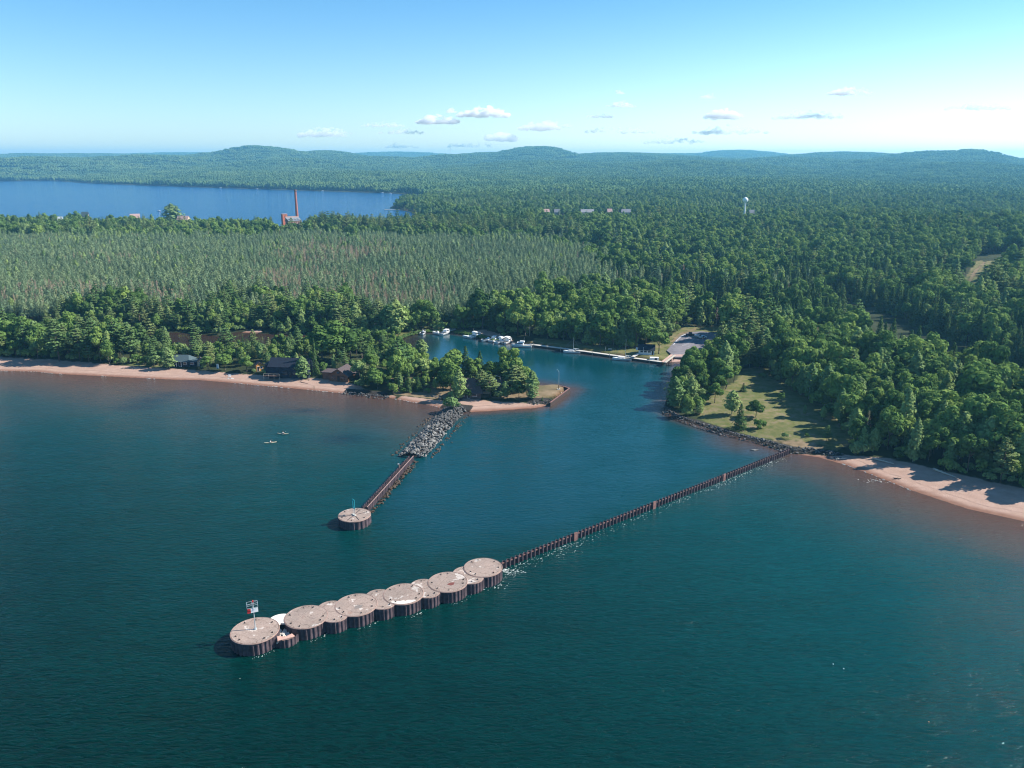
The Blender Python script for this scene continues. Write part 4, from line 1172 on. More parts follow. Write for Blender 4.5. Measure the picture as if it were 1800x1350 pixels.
# ------------------------------------------------------------------ inner pier: round cell, double wall, rocks
p = pix(623, 905, 2.3); rr = 56 * mpp(*p) / 2
t = thing("breakwater_cell", "lone round sheet-pile cell at the end of the inner wall, under the teal board", "breakwater cell", (p.x, p.y, 0))
pile_skin(circle(rr - .08), -2, 2.18, 1.2, .2).build("pile_ring", STEEL, t)
MB().lathe([(rr + .02, 2.1), (rr + .09, 2.14), (rr + .08, 2.27), (rr - .02, 2.304), (rr - .1, 2.2)], 64).build("rim", PINKRIM, t)
MB().prism(circle(rr - .12), 1.7, 2.3).build("concrete_cap", CAPM, t)
mb = MB()
for a in (30, 75, 200, 250, 300): mb.box(((rr * .5) * math.cos(R(a)), (rr * .5) * math.sin(R(a)), 2.32), (rr * .62, .14, .06), R(a))
mb.build("tie_rods", DARK, t)
lifting_pins(t, [((rr - .8) * math.cos(.5 + 1.05 * i), (rr - .8) * math.sin(.5 + 1.05 * i)) for i in range(6)], 2.3)
p = pix(622.5, 905.5, 2.3)
t = thing("green_daymark", "teal hollow board on two short posts on the lone round cell", "beacon", (p.x, p.y, 2.3), R(-48))
for x in (-.42, .42): MB().tube((x, 0, 0), (x, 0, 2.0), .07).build("post", GALV, t)
mb = MB().box((-.42, 0, 3.1), (.34, .1, 2.6)).box((.42, 0, 3.1), (.34, .1, 2.6)).box((0, 0, 4.2), (.5, .1, .4)).box((0, 0, 1.98), (.5, .1, .36))
mb.build("board", TEAL, t)
MB().box((0, .0, .12), (1.5, .5, .22)).build("footing", CONC, t)
I0, I1 = np.array(pix(641, 892, 1.5)[:2]), np.array(pix(723, 802, 1.5)[:2])
idr = (I1 - I0) / np.linalg.norm(I1 - I0); ia = math.atan2(idr[1], idr[0]); il = float(np.linalg.norm(I1 - I0))
nr = np.array([idr[1], -idr[0]])
t = thing("inner_sheet_pile_wall", "rusty double sheet-pile wall between the lone round cell and the grey rock mound", "breakwater wall", (I0[0], I0[1], 0))
for o in (-.7, .7):
    pile_skin([tuple(nr * o), tuple(nr * o + idr * il)], -2, 1.5 + .1 * (o > 0), 1.2, .34, False, .09).build("pile_row", STEEL, t)
MB().box((*(idr * il / 2 + nr * .68), 1.66), (il, .22, .12), ia).build("cap_beam", smat("pale_pink_cap", (0.25, 0.165, 0.15), .8, .3, 1.5), t)
mb = MB(); d = 0.6
while d < il:
    mb.box((*(idr * d), 1.35), (.14, 1.2, .14), ia); d += 1.5
mb.build("tie_beams", STEEL, t)
MB().box((*(idr * il / 2), .4), (il, 1.0, .9), ia).build("stone_fill", smat("brown_stone_fill", (0.13, 0.085, 0.06), .95, .4, 1.5), t)
p = pix(701.5, 821, 1.7)
t = thing("warning_post", "pale pink post with white tip standing on the inner wall", "post", (p.x, p.y, 1.5))
MB().tube((0, 0, 0), (0, 0, 1.1), .12).build("post", PINKRIM, t)
MB().box((-.15, 0, 1.2), (.5, .1, .22), .3).build("tip", WHITE, t)

# boulders
ROCKM = smat("grey_boulder", (0.075, 0.074, 0.070), 0.9, 0.35, 1.2, col2=(0.22, 0.21, 0.195), bump=.4)
ROCKD = smat("dark_boulder", (0.05, 0.049, 0.047), 0.9, 0.35, 1.2, col2=(0.115, 0.11, 0.105), bump=.4)
WETROCK = smat("wet_brown_stone", (0.075, 0.05, 0.032), 0.6, 0.35, 1.5)
def boulder_mesh(s):
    rs = np.random.default_rng(900 + s)
    bm = bmesh.new(); bmesh.ops.create_icosphere(bm, subdivisions=2, radius=1)
    V = np.array([v.co[:] for v in bm.verts])
    for k in range(9):
        n = unit(1, rs)[0]; d = rs.uniform(.45, .8)
        q = V @ n; V = V - np.outer(np.clip(q - d, 0, None), n)
    V *= rs.uniform(.75, 1.3, 3) * np.array([1, .85, .7])
    for v, c in zip(bm.verts, V): v.co = c
    me = bpy.data.meshes.new("boulder"); bm.to_mesh(me); bm.free()
    return me
BOULD = []
for s in range(10):
    me = boulder_mesh(s); me.materials.append(ROCKM if s % 3 else ROCKD); BOULD.append(me)
def scatter_line(a, b, half, n, rs, size, crest=1.7, wcr=.35):
    a, b = np.array(a), np.array(b); d = b - a; L = np.linalg.norm(d); d = d / L; nn = np.array([d[1], -d[0]])
    out = []; tries = 0
    while len(out) < n and tries < n * 60:
        tries += 1
        s, w = rs.uniform(0, L), rs.uniform(-half, half)
        q = a + d * s + nn * w
        sz = rs.uniform(*size)
        if any((q[0] - o[0]) ** 2 + (q[1] - o[1]) ** 2 < (.56 * (sz + o[3])) ** 2 for o in out): continue
        z = max(-.1, crest * (1 - abs(w) / half) ** .8) + rs.uniform(-.15, .2)
        out.append((q[0], q[1], z, sz))
    return out
rs = np.random.default_rng(31)
M0, M1 = pix(723, 804)[:2], pix(801, 719)[:2]
mound = scatter_line(M0, M1, 4.2, 520, rs, (.42, .95), 1.9)
mound.sort(key=lambda o: o[1])
for i, (x, y, z, s) in enumerate(mound[:295]):
    where = "lower, seaward end" if y < M0[1] + 12 else ("middle" if y < M0[1] + 30 else "landward end")
    o = bpy.data.objects.new("boulder", BOULD[int(rs.integers(0, 10))]); C.objects.link(o)
    o.location = (x, y, z); o.scale = (s * rs.uniform(.9, 1.3), s * rs.uniform(.8, 1.1), s * rs.uniform(.8, 1.1)); o.rotation_euler = (rs.uniform(-.5, .5), rs.uniform(-.5, .5), rs.uniform(0, 6.28))
    shape = "broad" if s > .75 else ("middling" if s > .58 else "small")
    tag(o, f"{shape} grey boulder at the {where} of the rock mound behind the inner wall", "boulder", f"{shape} boulders at the {where} of the rock mound")
rest = mound[295:]
def along_px(l, half, per_m, size, crest, z0=.1):
    pts = [pix(a, b, .5)[:2] for a, b in l]
    out = []
    for a, b in zip(pts, pts[1:]):
        L = math.dist(a, b)
        out += scatter_line(a, b, half, int(L * per_m), rs, size, crest)
    return out
rest += along_px([(1167, 717), (1186, 733), (1230, 747), (1270, 759), (1300, 767), (1340, 776), (1390, 791)], 2.3, 4.6, (.28, .62), 1.3)
rest += along_px([(1390, 790), (1420, 791), (1448, 796), (1480, 802)], 2.6, 4.6, (.28, .62), 1.1)
rest += along_px([(606, 690), (640, 694), (682, 698)], 2.0, 4.0, (.28, .55), .8)
rest += along_px([(928, 710), (950, 709), (970, 706)], 1.4, 3.0, (.25, .5), .8)
rest += along_px([(760, 697), (775, 699), (795, 706), (802, 716)], 1.8, 1.6, (.3, .7), .9)
mb = MB()
BV = [np.array([v.co[:] for v in m.vertices]) for m in BOULD]; BF = [[tuple(p.vertices) for p in m.polygons] for m in BOULD]
for x, y, z, s in rest:
    k = int(rs.integers(0, 10)); a = rs.uniform(0, 6.28)
    M = np.array([[math.cos(a), -math.sin(a), 0], [math.sin(a), math.cos(a), 0], [0, 0, 1]])
    zz = max(z, gz(x, y) + .1)
    mb.add((BV[k] * s * rs.uniform(.8, 1.2, 3)) @ M.T + (x, y, zz), BF[k])
tag(mb.build("riprap", ROCKD), "dark grey riprap stones lining the meadow shore and the spit", None, None, 'stuff')
mb = MB()
for i in range(230):
    s = il * rs.random(); q = I0 + idr * s + nr * (1.1 + abs(rs.normal()) * .7)
    z = .25 - abs(rs.normal()) * .25
    k = int(rs.integers(0, 10)); sz = rs.uniform(.22, .55)
    mb.add(BV[k] * sz + (q[0], q[1], z), BF[k])
for i in range(160):
    a = rs.uniform(0, 6.28); s = rs.random(); w = 5.6 + abs(rs.normal()) * .9
    side = 1 if rs.random() < .5 else -1
    d = (np.array(M1) - np.array(M0)); L = np.linalg.norm(d); d /= L
    q = np.array(M0) + d * s * L * .95 + np.array([d[1], -d[0]]) * side * w
    k = int(rs.integers(0, 10)); mb.add(BV[k] * rs.uniform(.25, .6) + (q[0], q[1], -.05), BF[k])
tag(mb.build("wet_rubble", WETROCK), "wet brown rubble awash along the inner wall and mound", None, None, 'stuff')

# ------------------------------------------------------------------ boats
def hull_mesh(L, B, H, sharp=1.0, stern=.86):
    ns = 13; mb = MB(); vs = []
    for i in range(ns):
        f = i / (ns - 1); x = -L / 2 + L * f
        w = B / 2 * (stern + (1 - stern) * min(1, f * 3)) if f < .45 else B / 2 * (1 - ((f - .45) / .55) ** (1.8 * sharp))
        w = max(w, .02)
        sh = H * (1 + .28 * f ** 2); kz = -.28 + (.18 * max(0, (f - .7) / .3) ** 2) * H * 3
        vs += [(x, -w, sh), (x, -w * .86, .12 + .1 * f), (x, 0, kz), (x, w * .86, .12 + .1 * f), (x, w, sh)]
    fs = []
    for i in range(ns - 1):
        a, b = i * 5, i * 5 + 5
        for k in range(4): fs.append((a + k, a + k + 1, b + k + 1, b + k))
    fs.append((0, 1, 2, 3, 4))
    return mb.add(vs, fs)
def deck_mesh(L, B, H, f0, f1, inset=.96, dz=-.03):
    mb = MB(); ns = 8; vs = []
    for i in range(ns):
        f = f0 + (f1 - f0) * i / (ns - 1); x = -L / 2 + L * f
        w = B / 2 * (.86 + .14 * min(1, f * 3)) if f < .45 else B / 2 * (1 - ((f - .45) / .55) ** 1.8)
        w = max(w, .02) * inset; z = H * (1 + .28 * f ** 2) + dz
        vs += [(x, -w, z), (x, 0, z + .06), (x, w, z)]
    fs = []
    for i in range(ns - 1):
        a, b = i * 3, i * 3 + 3
        fs += [(a, b, b + 1, a + 1), (a + 1, b + 1, b + 2, a + 2)]
    return mb.add(vs, fs)
def boat(name, label, px, py, L, B, head, style, group, z=0.0, loc=None):
    p = Vector(loc) if loc else pix(px, py, z)
    H = .75 + .03 * L
    t = thing(name, label, "boat", (p.x, p.y, p.z), R(head), group)
    hull_mesh(L, B, H).build("hull", GELCOAT, t, smooth=True)
    deck_mesh(L, B, H, .52, .99).build("foredeck", GELCOAT, t)
    deck_mesh(L, B, H, .02, .52, .9, -.42).build("cockpit_floor", PALEWOOD if style != 'skiff' else GALV, t)
    if style in ('cruiser', 'hardtop', 'fly'):
        MB().box((L * .08, 0, H + .5), (L * .34, B * .72, 1.15), 0, .84).build("cabin", GELCOAT, t, bevel=.06)
        MB().box((L * .08, 0, H + .62), (L * .30, B * .735, .42), 0, .9).build("cabin_window", GLASS, t)
        MB().box((L * .255, 0, H + .45), (.1, B * .6, .55), 0, .8).build("windscreen", GLASS, t)
        if style == 'hardtop':
            mb = MB().box((-L * .06, 0, H + 1.75), (L * .34, B * .8, .08))
            mb.build("hardtop", WHITE, t)
            mb = MB()
            for a in (-.2, .08):
                for s in (-1, 1): mb.tube((L * a, s * B * .36, H), (L * a, s * B * .36, H + 1.75), .04, n=5)
            mb.build("hardtop_frame", GALV, t)
        if style == 'fly':
            MB().box((-.02 * L, 0, H + 1.35), (L * .24, B * .6, .5), 0, .9).build("flybridge", GELCOAT, t, bevel=.05)
            MB().tube((-.1 * L, 0, H + 1.5), (-.14 * L, 0, H + 3.2), .05, .03).build("aerial", GALV, t)
    elif style == 'open':
        MB().box((L * .02, 0, H + .1), (.9, .8, 1.0), 0, .8).build("console", GELCOAT, t, bevel=.04)
        MB().box((L * .10, 0, H + .45), (.08, B * .78, .5), 0, .85).build("windscreen", GLASS, t)
        MB().box((-L * .22, 0, H - .1), (.6, B * .7, .5)).build("bench_seat", DARKBLUE, t)
    elif style == 'skiff':
        for a in (-.25, .05): MB().box((L * a, 0, H - .15), (.32, B * .8, .08)).build("thwart", PALEWOOD, t)
    elif style == 'sail':
        MB().box((L * .04, 0, H + .22), (L * .36, B * .6, .5), 0, .85).build("cabin", GELCOAT, t, bevel=.05)
        MB().box((L * .04, 0, H + .26), (L * .28, B * .61, .18), 0, .92).build("cabin_window", GLASS, t)
    if style in ('open', 'skiff', 'hardtop'):
        MB().box((-L / 2 - .25, 0, H - .05), (.4, .36, .6), 0, .8).box((-L / 2 - .22, 0, H - .75), (.18, .14, 1.0)).build("outboard_motor", DARK, t)
    if style != 'skiff':
        mb = MB()
        pts = [(L * f, s, H * 1.2 + .55) for f, s in ((.16, -B * .44), (.36, -B * .24), (.47, 0), (.36, B * .24), (.16, B * .44))]
        for a, b in zip(pts, pts[1:]): mb.tube(a, b, .025, n=5)
        for a in pts: mb.tube(a, (a[0], a[1] * .95, H * 1.05), .02, n=5)
        mb.build("bow_rail", GALV, t)
    return t
GB = "boats moored at the head of the harbour"
boat("motorboat", "lone small white motorboat at the reedy end of the harbour", 744, 587, 5.2, 2.1, 78, 'open', GB)
boat("motorboat", "white open boat with dark seats, tied left of the taller cruiser", 770, 588, 6.0, 2.2, 150, 'open', GB)
boat("cabin_cruiser", "tall white cruiser nosed in beside the little gangway", 783, 587, 8.0, 2.8, 62, 'cruiser', GB)
boat("skiff", "low open skiff floating left of the cruiser with the flybridge", 823, 594, 5.0, 1.7, 165, 'skiff', GB)
boat("cabin_cruiser", "white cruiser with flybridge nosed into the reeds", 835, 592.5, 8.5, 2.9, 55, 'fly', GB)
boat("motorboat", "long white open boat with dark seats beside the reed edge", 858, 599, 7.0, 2.3, 35, 'open', GB)
boat("cabin_cruiser", "broad white cruiser, its lit stern side facing the harbour", 868, 599, 7.0, 2.7, 66, 'cruiser', GB)
boat("cabin_cruiser", "white cruiser with flybridge and aerial beside the hardtop boat", 881, 602, 7.2, 2.6, 50, 'fly', GB)
boat("fishing_boat", "white fishing boat under a flat hardtop, nearest the dock end", 892.5, 602.5, 7.0, 2.6, 60, 'hardtop', GB)
boat("cabin_cruiser", "white cruiser with flybridge lying alongside the dock's inner end", 917, 610, 8.6, 2.8, 172, 'fly', GB)
for o in [o for o in C.objects if o.get("group") == GB]: o.scale = (1.2, 1.2, 1.2)
s1 = boat("sailboat", "white sailboat with bare mast, tied halfway along the dock", 1005, 620.5, 8.2, 2.6, 176, 'sail', "boats along the dock")
s2 = boat("sailboat", "white sailboat with the taller mast, tied near the white pavilion", 1093, 633, 8.8, 2.8, 174, 'sail', "boats along the dock")
for s, h, x in ((s1, 7.6, -.8), (s2, 10.2, -1.6)):
    MB().tube((x, 0, .9), (x, 0, h), .09, .05).tube((x, 0, h * .62), (x, .7, h * .62), .03, n=5).tube((x, 0, h * .62), (x, -.7, h * .62), .03, n=5).build("mast", GALV, s)
    MB().tube((x, 0, 2.1), (x - 2.6, 0, 2.0), .06).tube((x - .1, 0, 2.2), (x - 2.5, 0, 2.12), .12, .09).build("boom", WHITE, s)
    MB().tube((x, 0, h), (4.2, 0, 1.3), .02, n=4).tube((x, 0, h), (-4.1, 0, 1.1), .02, n=4).build("rigging", GALV, s)

# ------------------------------------------------------------------ dock, ramp, lot
DP = [pix(a, b, 1.0) for a, b in ((929, 605.5), (1000, 614.5), (1090, 627), (1164, 637))]
t = thing("dock", "long pale dock running along the far side of the harbour", "dock", (DP[0].x, DP[0].y, 0))
o0 = DP[0].copy(); o0.z = 0
mb, mf = MB(), MB()
for a, b in zip(DP, DP[1:]):
    d = (b - a); L = d.length; ang = math.atan2(d.y, d.x); c = (a + b) / 2 - o0
    n2 = Vector((-d.y, d.x, 0)) / L
    mb.box((c.x + n2.x * .9, c.y + n2.y * .9, .98), (L, 2.0, .22), ang)
    mf.box((c.x + n2.x * .2, c.y + n2.y * .2, -.1), (L - .02, .16, 1.9), ang)
mb.build("deck", CONC, t); mf.build("fascia", TIMBER, t)
tot = [(a, b) for a, b in zip(DP, DP[1:])]
for a, b in tot:
    n = max(2, int((b - a).length / 7))
    for i in range(n):
        q = a.lerp(b, (i + .4) / n) - o0
        MB().tube((q.x, q.y, -.6), (q.x, q.y, 1.75), .13, .12).tube((q.x, q.y, 1.75), (q.x, q.y, 1.82), .16).build("mooring_post", PALEWOOD, t)
p0, p1 = pix(1112, 631, 1.2), pix(1123, 622.5, 1.9)
d = p1 - p0
gw = MB().box(((p0.x + p1.x) / 2, (p0.y + p1.y) / 2, 2.26), (d.length, 1.6, .1), math.atan2(d.y, d.x)).build("footpath", CONC)
tag(gw, "short pale footpath between the dock and the white pavilion", None, None, 'structure')
p0, p1 = pix(788, 583, .8), pix(800, 578, 1.6)
d = p1 - p0
t = thing("gangway", "short white gangway from the grass to the tall cruiser", "gangway", ((p0.x + p1.x) / 2, (p0.y + p1.y) / 2, 1.2), math.atan2(d.y, d.x))
MB().box((0, 0, 0), (d.length, 1.1, .12)).build("deck", CONC, t)
for s in (-.52, .52): MB().tube((-d.length / 2, s, .8), (d.length / 2, s, .8), .03).tube((-d.length / 2, s, 0), (-d.length / 2, s, .8), .03).tube((d.length / 2, s, 0), (d.length / 2, s, .8), .03).build("handrail", GALV, t)
# launch ramp: a slope of pink concrete going into the water
ra = [pix(1178, 636.5, -.1), pix(1204, 635.5, -.1), pix(1206, 623, 2.3), pix(1185, 623, 2.3)]
mb = MB().add([tuple(q) for q in ra] + [(q.x, q.y, q.z - .5) for q in ra], [(0, 1, 2, 3), (7, 6, 5, 4), (0, 4, 5, 1), (1, 5, 6, 2), (2, 6, 7, 3), (3, 7, 4, 0)])
tag(mb.build("launch_ramp", PINKCONC), "pinkish concrete boat ramp sloping into the harbour corner", None, None, 'structure')
a, b = pix(1165.5, 641, .9), pix(1183, 624, 1.9)
d = b - a
t = thing("launch_pier", "pale plank pier slanting beside the pink boat ramp", "pier", ((a.x + b.x) / 2, (a.y + b.y) / 2, 0), math.atan2(d.y, d.x))
for o in (-.9, .55): MB().box((0, o, 2.0), (d.length, 1.1, .2)).build("plank_walk", PINKCONC if o > 0 else PALEWOOD, t)
for i in range(5):
    x = -d.length / 2 + d.length * i / 4
    MB().tube((x, -1.5, -1), (x, -1.5, 1.9), .14).build("pile", TIMBER, t)
LOT = [(1172, 614), (1184, 600), (1196, 588), (1210, 582), (1232, 580.5), (1258, 583), (1268, 592), (1262, 603), (1244, 611), (1225, 613), (1212, 620), (1206, 626), (1186, 626), (1180, 620)]
LW = [pix(a, b, 2.25) for a, b in LOT]
zl = max(gz(q.x, q.y) for q in LW) + .06
tag(MB().prism([(q.x, q.y) for q in LW], zl - .5, zl).build("parking_lot", ASPHALT), "faded grey asphalt parking lot behind the boat ramp", None, None, 'structure')
mb = MB()
for i in range(9):
    a = pix(1196 + i * 1.2 + 3, 607 - i * 2.0, zl); b = pix(1208 + i * 1.4 + 4, 609 - i * 2.0, zl)
    d = b - a; mb.box(((a.x + b.x) / 2, (a.y + b.y) / 2, zl + .004), (d.length, .22, .004), math.atan2(d.y, d.x))
arc = [pix(a, b, zl) for a, b in ((1184, 606), (1190, 598), (1199, 590), (1208, 586))]
for a, b in zip(arc, arc[1:]):
    d = b - a; mb.box(((a.x + b.x) / 2, (a.y + b.y) / 2, zl + .004), (d.length, .3, .004), math.atan2(d.y, d.x))
tag(mb.build("parking_markings", LINEPAINT), "worn white bay lines painted on the parking lot", None, None, 'structure')

# ------------------------------------------------------------------ vehicles
def vehicle(name, label, cat, loc, rz, L, W, H, paint, pickup=False, group=None):
    t = thing(name, label, cat, loc, rz, group)
    MB().box((0, 0, .62), (L, W, .62), 0, .97).build("body", paint, t, bevel=.08)
    cx = -.02 * L if not pickup else .06 * L
    cl = .52 * L if not pickup else .36 * L
    MB().box((cx, 0, .93 + (H - .93) / 2), (cl, W * .92, H - .93), 0, .84).build("cab", paint, t, bevel=.06)
    MB().box((cx, 0, .95 + (H - 1.1) / 2), (cl * .9, W * .925, (H - 1.05) * .7), 0, .88).build("side_windows", GLASS, t)
    MB().box((cx + cl * .44, 0, .95 + (H - 1.1) / 2), (.14, W * .74, (H - 1.05) * .66), 0, .9).build("windscreen", GLASS, t)
    if pickup: MB().box((-.31 * L, 0, .86), (.33 * L, W * .8, .16)).build("load_bed", DARK, t)
    for s in (-1, 1): MB().box((L / 2 - .02, s * W * .36, .72), (.08, .3, .18)).build("headlight", WHITE, t)
    for x in (-.31 * L, .31 * L):
        for s in (-1, 1):
            w = MB().tube((x, s * (W / 2 - .2), .36), (x, s * (W / 2 + .01), .36), .36, n=14).build("wheel", DARK, t)
            MB().tube((x, s * (W / 2 + .01), .36), (x, s * (W / 2 + .025), .36), .2, n=10).build("rim", GALV, w)
    return t
q = pix(1214.5, 590, zl)
vehicle("pickup_truck", "dark maroon pickup parked at the top of the parking lot", "truck", (q.x, q.y, zl), R(172), 5.4, 2.0, 1.85, MAROON, True)
q = pix(1235, 594.5, zl)
vehicle("parked_car", "small white car parked right of the trailered boat", "car", (q.x, q.y, zl), R(20), 4.2, 1.8, 1.5, WHITE)
q = pix(1227.5, 594, zl)
bt = boat("trailer_boat", "white open boat on a trailer between the maroon pickup and the white car", 0, 0, 5.6, 2.0, 130, 'open', None, loc=(q.x, q.y, zl + .55))
t = thing("boat_trailer", "low steel trailer under the white boat in the parking lot", "trailer", (q.x, q.y, zl), R(130))
MB().box((0, .7, .42), (5.2, .1, .12)).box((0, -.7, .42), (5.2, .1, .12)).box((-1, 0, .42), (.1, 1.5, .1)).box((1.4, 0, .42), (.1, 1.5, .1)).tube((2.5, 0, .42), (3.7, 0, .42), .06).build("frame", GALV, t)
for s in (-1, 1): MB().tube((-.5, s * .95, .32), (-.5, s * 1.13, .32), .32, n=12).build("wheel", DARK, t)
q = pix(1150, 628, 2.2); zq = gz(q.x, q.y)
t = thing("box_trailer", "white box trailer standing on the dry grass beside the pavilion", "trailer", (q.x, q.y, zq), R(-6))
MB().box((0, 0, 1.15), (4.0, 1.9, 1.5)).build("box", WHITE, t, bevel=.05)
MB().box((2.02, 0, 1.15), (.06, 1.7, 1.36)).build("rear_door", TANWALL, t)
MB().box((.7, -.97, 1.1), (1.1, .05, 1.2)).build("side_door", DARK, t)
MB().tube((-2.0, 0, .5), (-3.6, 0, .45), .08).build("drawbar", GALV, t)
for s in (-1, 1): MB().tube((.2, s * .85, .34), (.2, s * 1.02, .34), .34, n=12).build("wheel", DARK, t)

# ------------------------------------------------------------------ houses
def opening(t, kind, face, u, z, w, h, W, D, pane=GLASS, frame=WHITE):
    """window or door on a face of a W x D house: face 'f' front (-y), 'r' right (+x), 'l' left"""
    rz, px_, py_ = {'f': (0, u, -D / 2), 'r': (math.pi / 2, W / 2, u), 'l': (-math.pi / 2, -W / 2, u)}[face]
    nx, ny = {'f': (0, -1), 'r': (1, 0), 'l': (-1, 0)}[face]
    f = MB().box((px_ + nx * .02, py_ + ny * .02, z), (w + .2, .10, h + .2), rz).build("window" if kind == 'w' else "door", frame, t)
    MB().box((px_ + nx * .06, py_ + ny * .06, z), (w, .06, h), rz).build("pane" if kind == 'w' else "panel", pane, f)
def house(name, label, loc, rz, W, D, H, RH, wallm, roofm, ridge='x', over=.5, wins=(), doors=(), chim=None, cat="house", hip=0.0, frame=WHITE):
    t = thing(name, label, cat, loc, rz)
    mb = MB()
    w, d = W / 2, D / 2
    if ridge == 'x':
        vs = [(-w, -d, -.6), (w, -d, -.6), (w, d, -.6), (-w, d, -.6), (-w, -d, H), (w, -d, H), (w, d, H), (-w, d, H), (-w + hip, 0, H + RH), (w - hip, 0, H + RH)]
        mb.add(vs, [(3, 2, 1, 0), (0, 1, 5, 4), (2, 3, 7, 6), (1, 2, 6, 9, 5) if hip == 0 else (1, 2, 6, 5), (3, 0, 4, 8, 7) if hip == 0 else (3, 0, 4, 7), (4, 5, 9, 8), (6, 7, 8, 9)] + ([(5, 6, 9), (7, 4, 8)] if hip else []))
    else:
        vs = [(-w, -d, -.6), (w, -d, -.6), (w, d, -.6), (-w, d, -.6), (-w, -d, H), (w, -d, H), (w, d, H), (-w, d, H), (0, -d, H + RH), (0, d, H + RH)]
        mb.add(vs, [(3, 2, 1, 0), (0, 1, 5, 8, 4), (2, 3, 7, 9, 6), (1, 2, 6, 5), (3, 0, 4, 7), (5, 6, 9, 8), (7, 4, 8, 9)])
    mb.build("wall", wallm, t)
    rb = MB(); th = .16; g = .03
    sl = RH / (d if ridge == 'x' else w)
    if ridge == 'x':
        for s in (-1, 1):
            e = (s * (d + over), H - sl * over + g); rdg = (0, H + RH + g)
            a = w + over; b = w + over - hip * (1 + over / w)
            lo = [(-a, e[0], e[1]), (a, e[0], e[1]), (b, 0, rdg[1]), (-b, 0, rdg[1])]
            rb.add(lo + [(x, y, z + th) for x, y, z in lo], [(0, 1, 2, 3), (7, 6, 5, 4), (0, 4, 5, 1), (1, 5, 6, 2), (2, 6, 7, 3), (3, 7, 4, 0)])
        if hip:
            for s in (-1, 1):
                lo = [(s * a, -d - over, H - sl * over + g), (s * a, d + over, H - sl * over + g), (s * b, 0, H + RH + g)]
                rb.add(lo + [(x, y, z + th) for x, y, z in lo], [(0, 1, 2), (5, 4, 3), (0, 3, 4, 1), (1, 4, 5, 2), (2, 5, 3, 0)])
    else:
        for s in (-1, 1):
            a = d + over
            lo = [(s * (w + over), -a, H - sl * over + g), (s * (w + over), a, H - sl * over + g), (0, a, H + RH + g), (0, -a, H + RH + g)]
            rb.add(lo + [(x, y, z + th) for x, y, z in lo], [(0, 1, 2, 3), (7, 6, 5, 4), (0, 4, 5, 1), (1, 5, 6, 2), (2, 6, 7, 3), (3, 7, 4, 0)])
    rf = rb.build("roof", roofm, t)
    if chim:
        x, y, hh, m = chim
        MB().box((x, y, H + hh / 2 + .1), (.8, .8, hh + .4)).box((x, y, H + hh + .36), (.95, .95, .12)).build("chimney", m, rf)
    for a in wins: opening(t, 'w', *a, W, D, frame=frame)
    for a in doors: opening(t, 'd', *a, W, D, pane=TIMBER, frame=frame)
    return t
def site(px, py, z=1.6):
    q = pix(px, py, z); z = gz(q.x, q.y); q = pix(px, py, z); return (q.x, q.y, gz(q.x, q.y))
t = house("cottage", "small blue cottage under a grey-green roof behind the left beach", site(322, 641), R(-4), 8.6, 6.5, 2.5, 1.9, DARKBLUE, GREYROOF, wins=[('f', -2.2, 1.4, 1.2, 1.0), ('f', 2.6, 1.4, 1.4, 1.0)], doors=[('f', .2, 1.05, .95, 2.0)], hip=1.6)
for x in (-.9, 1.3): MB().box((x, -4.2, 1.2), (.16, .16, 2.4)).build("porch_post", WHITE, t)
MB().box((.4, -3.9, 2.45), (6.5, 1.6, .14)).build("porch_roof", GREYROOF, t)
house("lean_to", "low annex with a flat grey-green roof right of the small blue cottage", site(341, 641.5), R(-4), 5.0, 4.5, 2.1, .35, DARKBLUE, GREYROOF, wins=[('f', .3, 1.2, 1.6, .9)], over=.3, cat="shed")
house("shed", "little tan shed with its sunlit gable, right of the small blue cottage", site(353, 642), R(20), 2.6, 3.2, 2.2, 1.1, TANWALL, BROWNROOF, 'y', .3, doors=[('f', 0, 1.0, .9, 1.9)], cat="shed")
house("orange_shed", "small orange timber shed half hidden by leaves left of the dark blue house", site(456, 651), R(30), 3.0, 2.8, 2.7, 1.0, ORANGE, BROWNROOF, 'y', .35, wins=[('f', .7, 1.5, .8, .9)], doors=[('f', -.7, 1.0, .8, 1.9)], cat="shed")
q = site(383, 649)
t = thing("beach_board", "pale blue upright board standing among the trees behind the beach", "board", q, R(8))
MB().box((0, 0, 1.1), (.95, .1, 2.1), 0, .9).build("board", smat("pale_blue_paint", (.48, .62, .70), .5, .1, 2.0), t)
MB().box((0, .2, .25), (.3, .5, .5)).build("stand", TIMBER, t)
# dark blue house: main block with lower wing and deck
t = house("beach_house", "long dark blue house with a plain dark roof facing the left beach", site(514, 659.5), R(-5), 17.0, 9.0, 4.6, 2.8, DARKBLUE, NAVYROOF, wins=[('f', -1.5, 2.0, 2.2, 1.4), ('f', 2.6, 2.0, 1.2, 1.4), ('f', 2.6, 3.9, 1.2, .9), ('f', 6.0, 2.0, 1.2, 1.3)], doors=[('f', .9, 1.15, 1.0, 2.2)], frame=NAVYROOF, over=.35)
MB().box((-8.9, .6, 2.3), (3.4, 7.0, 5.6)).build("side_wing", DARKBLUE, t)
MB().box((-8.9, .6, 5.18), (3.8, 7.4, .16)).build("wing_roof", NAVYROOF, t)
MB().box((-6.2, -6.1, 1.25), (7.0, 3.0, .16)).build("deck", TIMBER, t)
mb = MB()
for x in (-9.6, -7.4, -5.1, -2.8): mb.tube((x, -7.5, -.3), (x, -7.5, 2.3), .07)
mb.tube((-9.6, -7.5, 2.3), (-2.8, -7.5, 2.3), .06)
mb.build("deck_rail", PALEWOOD, t)
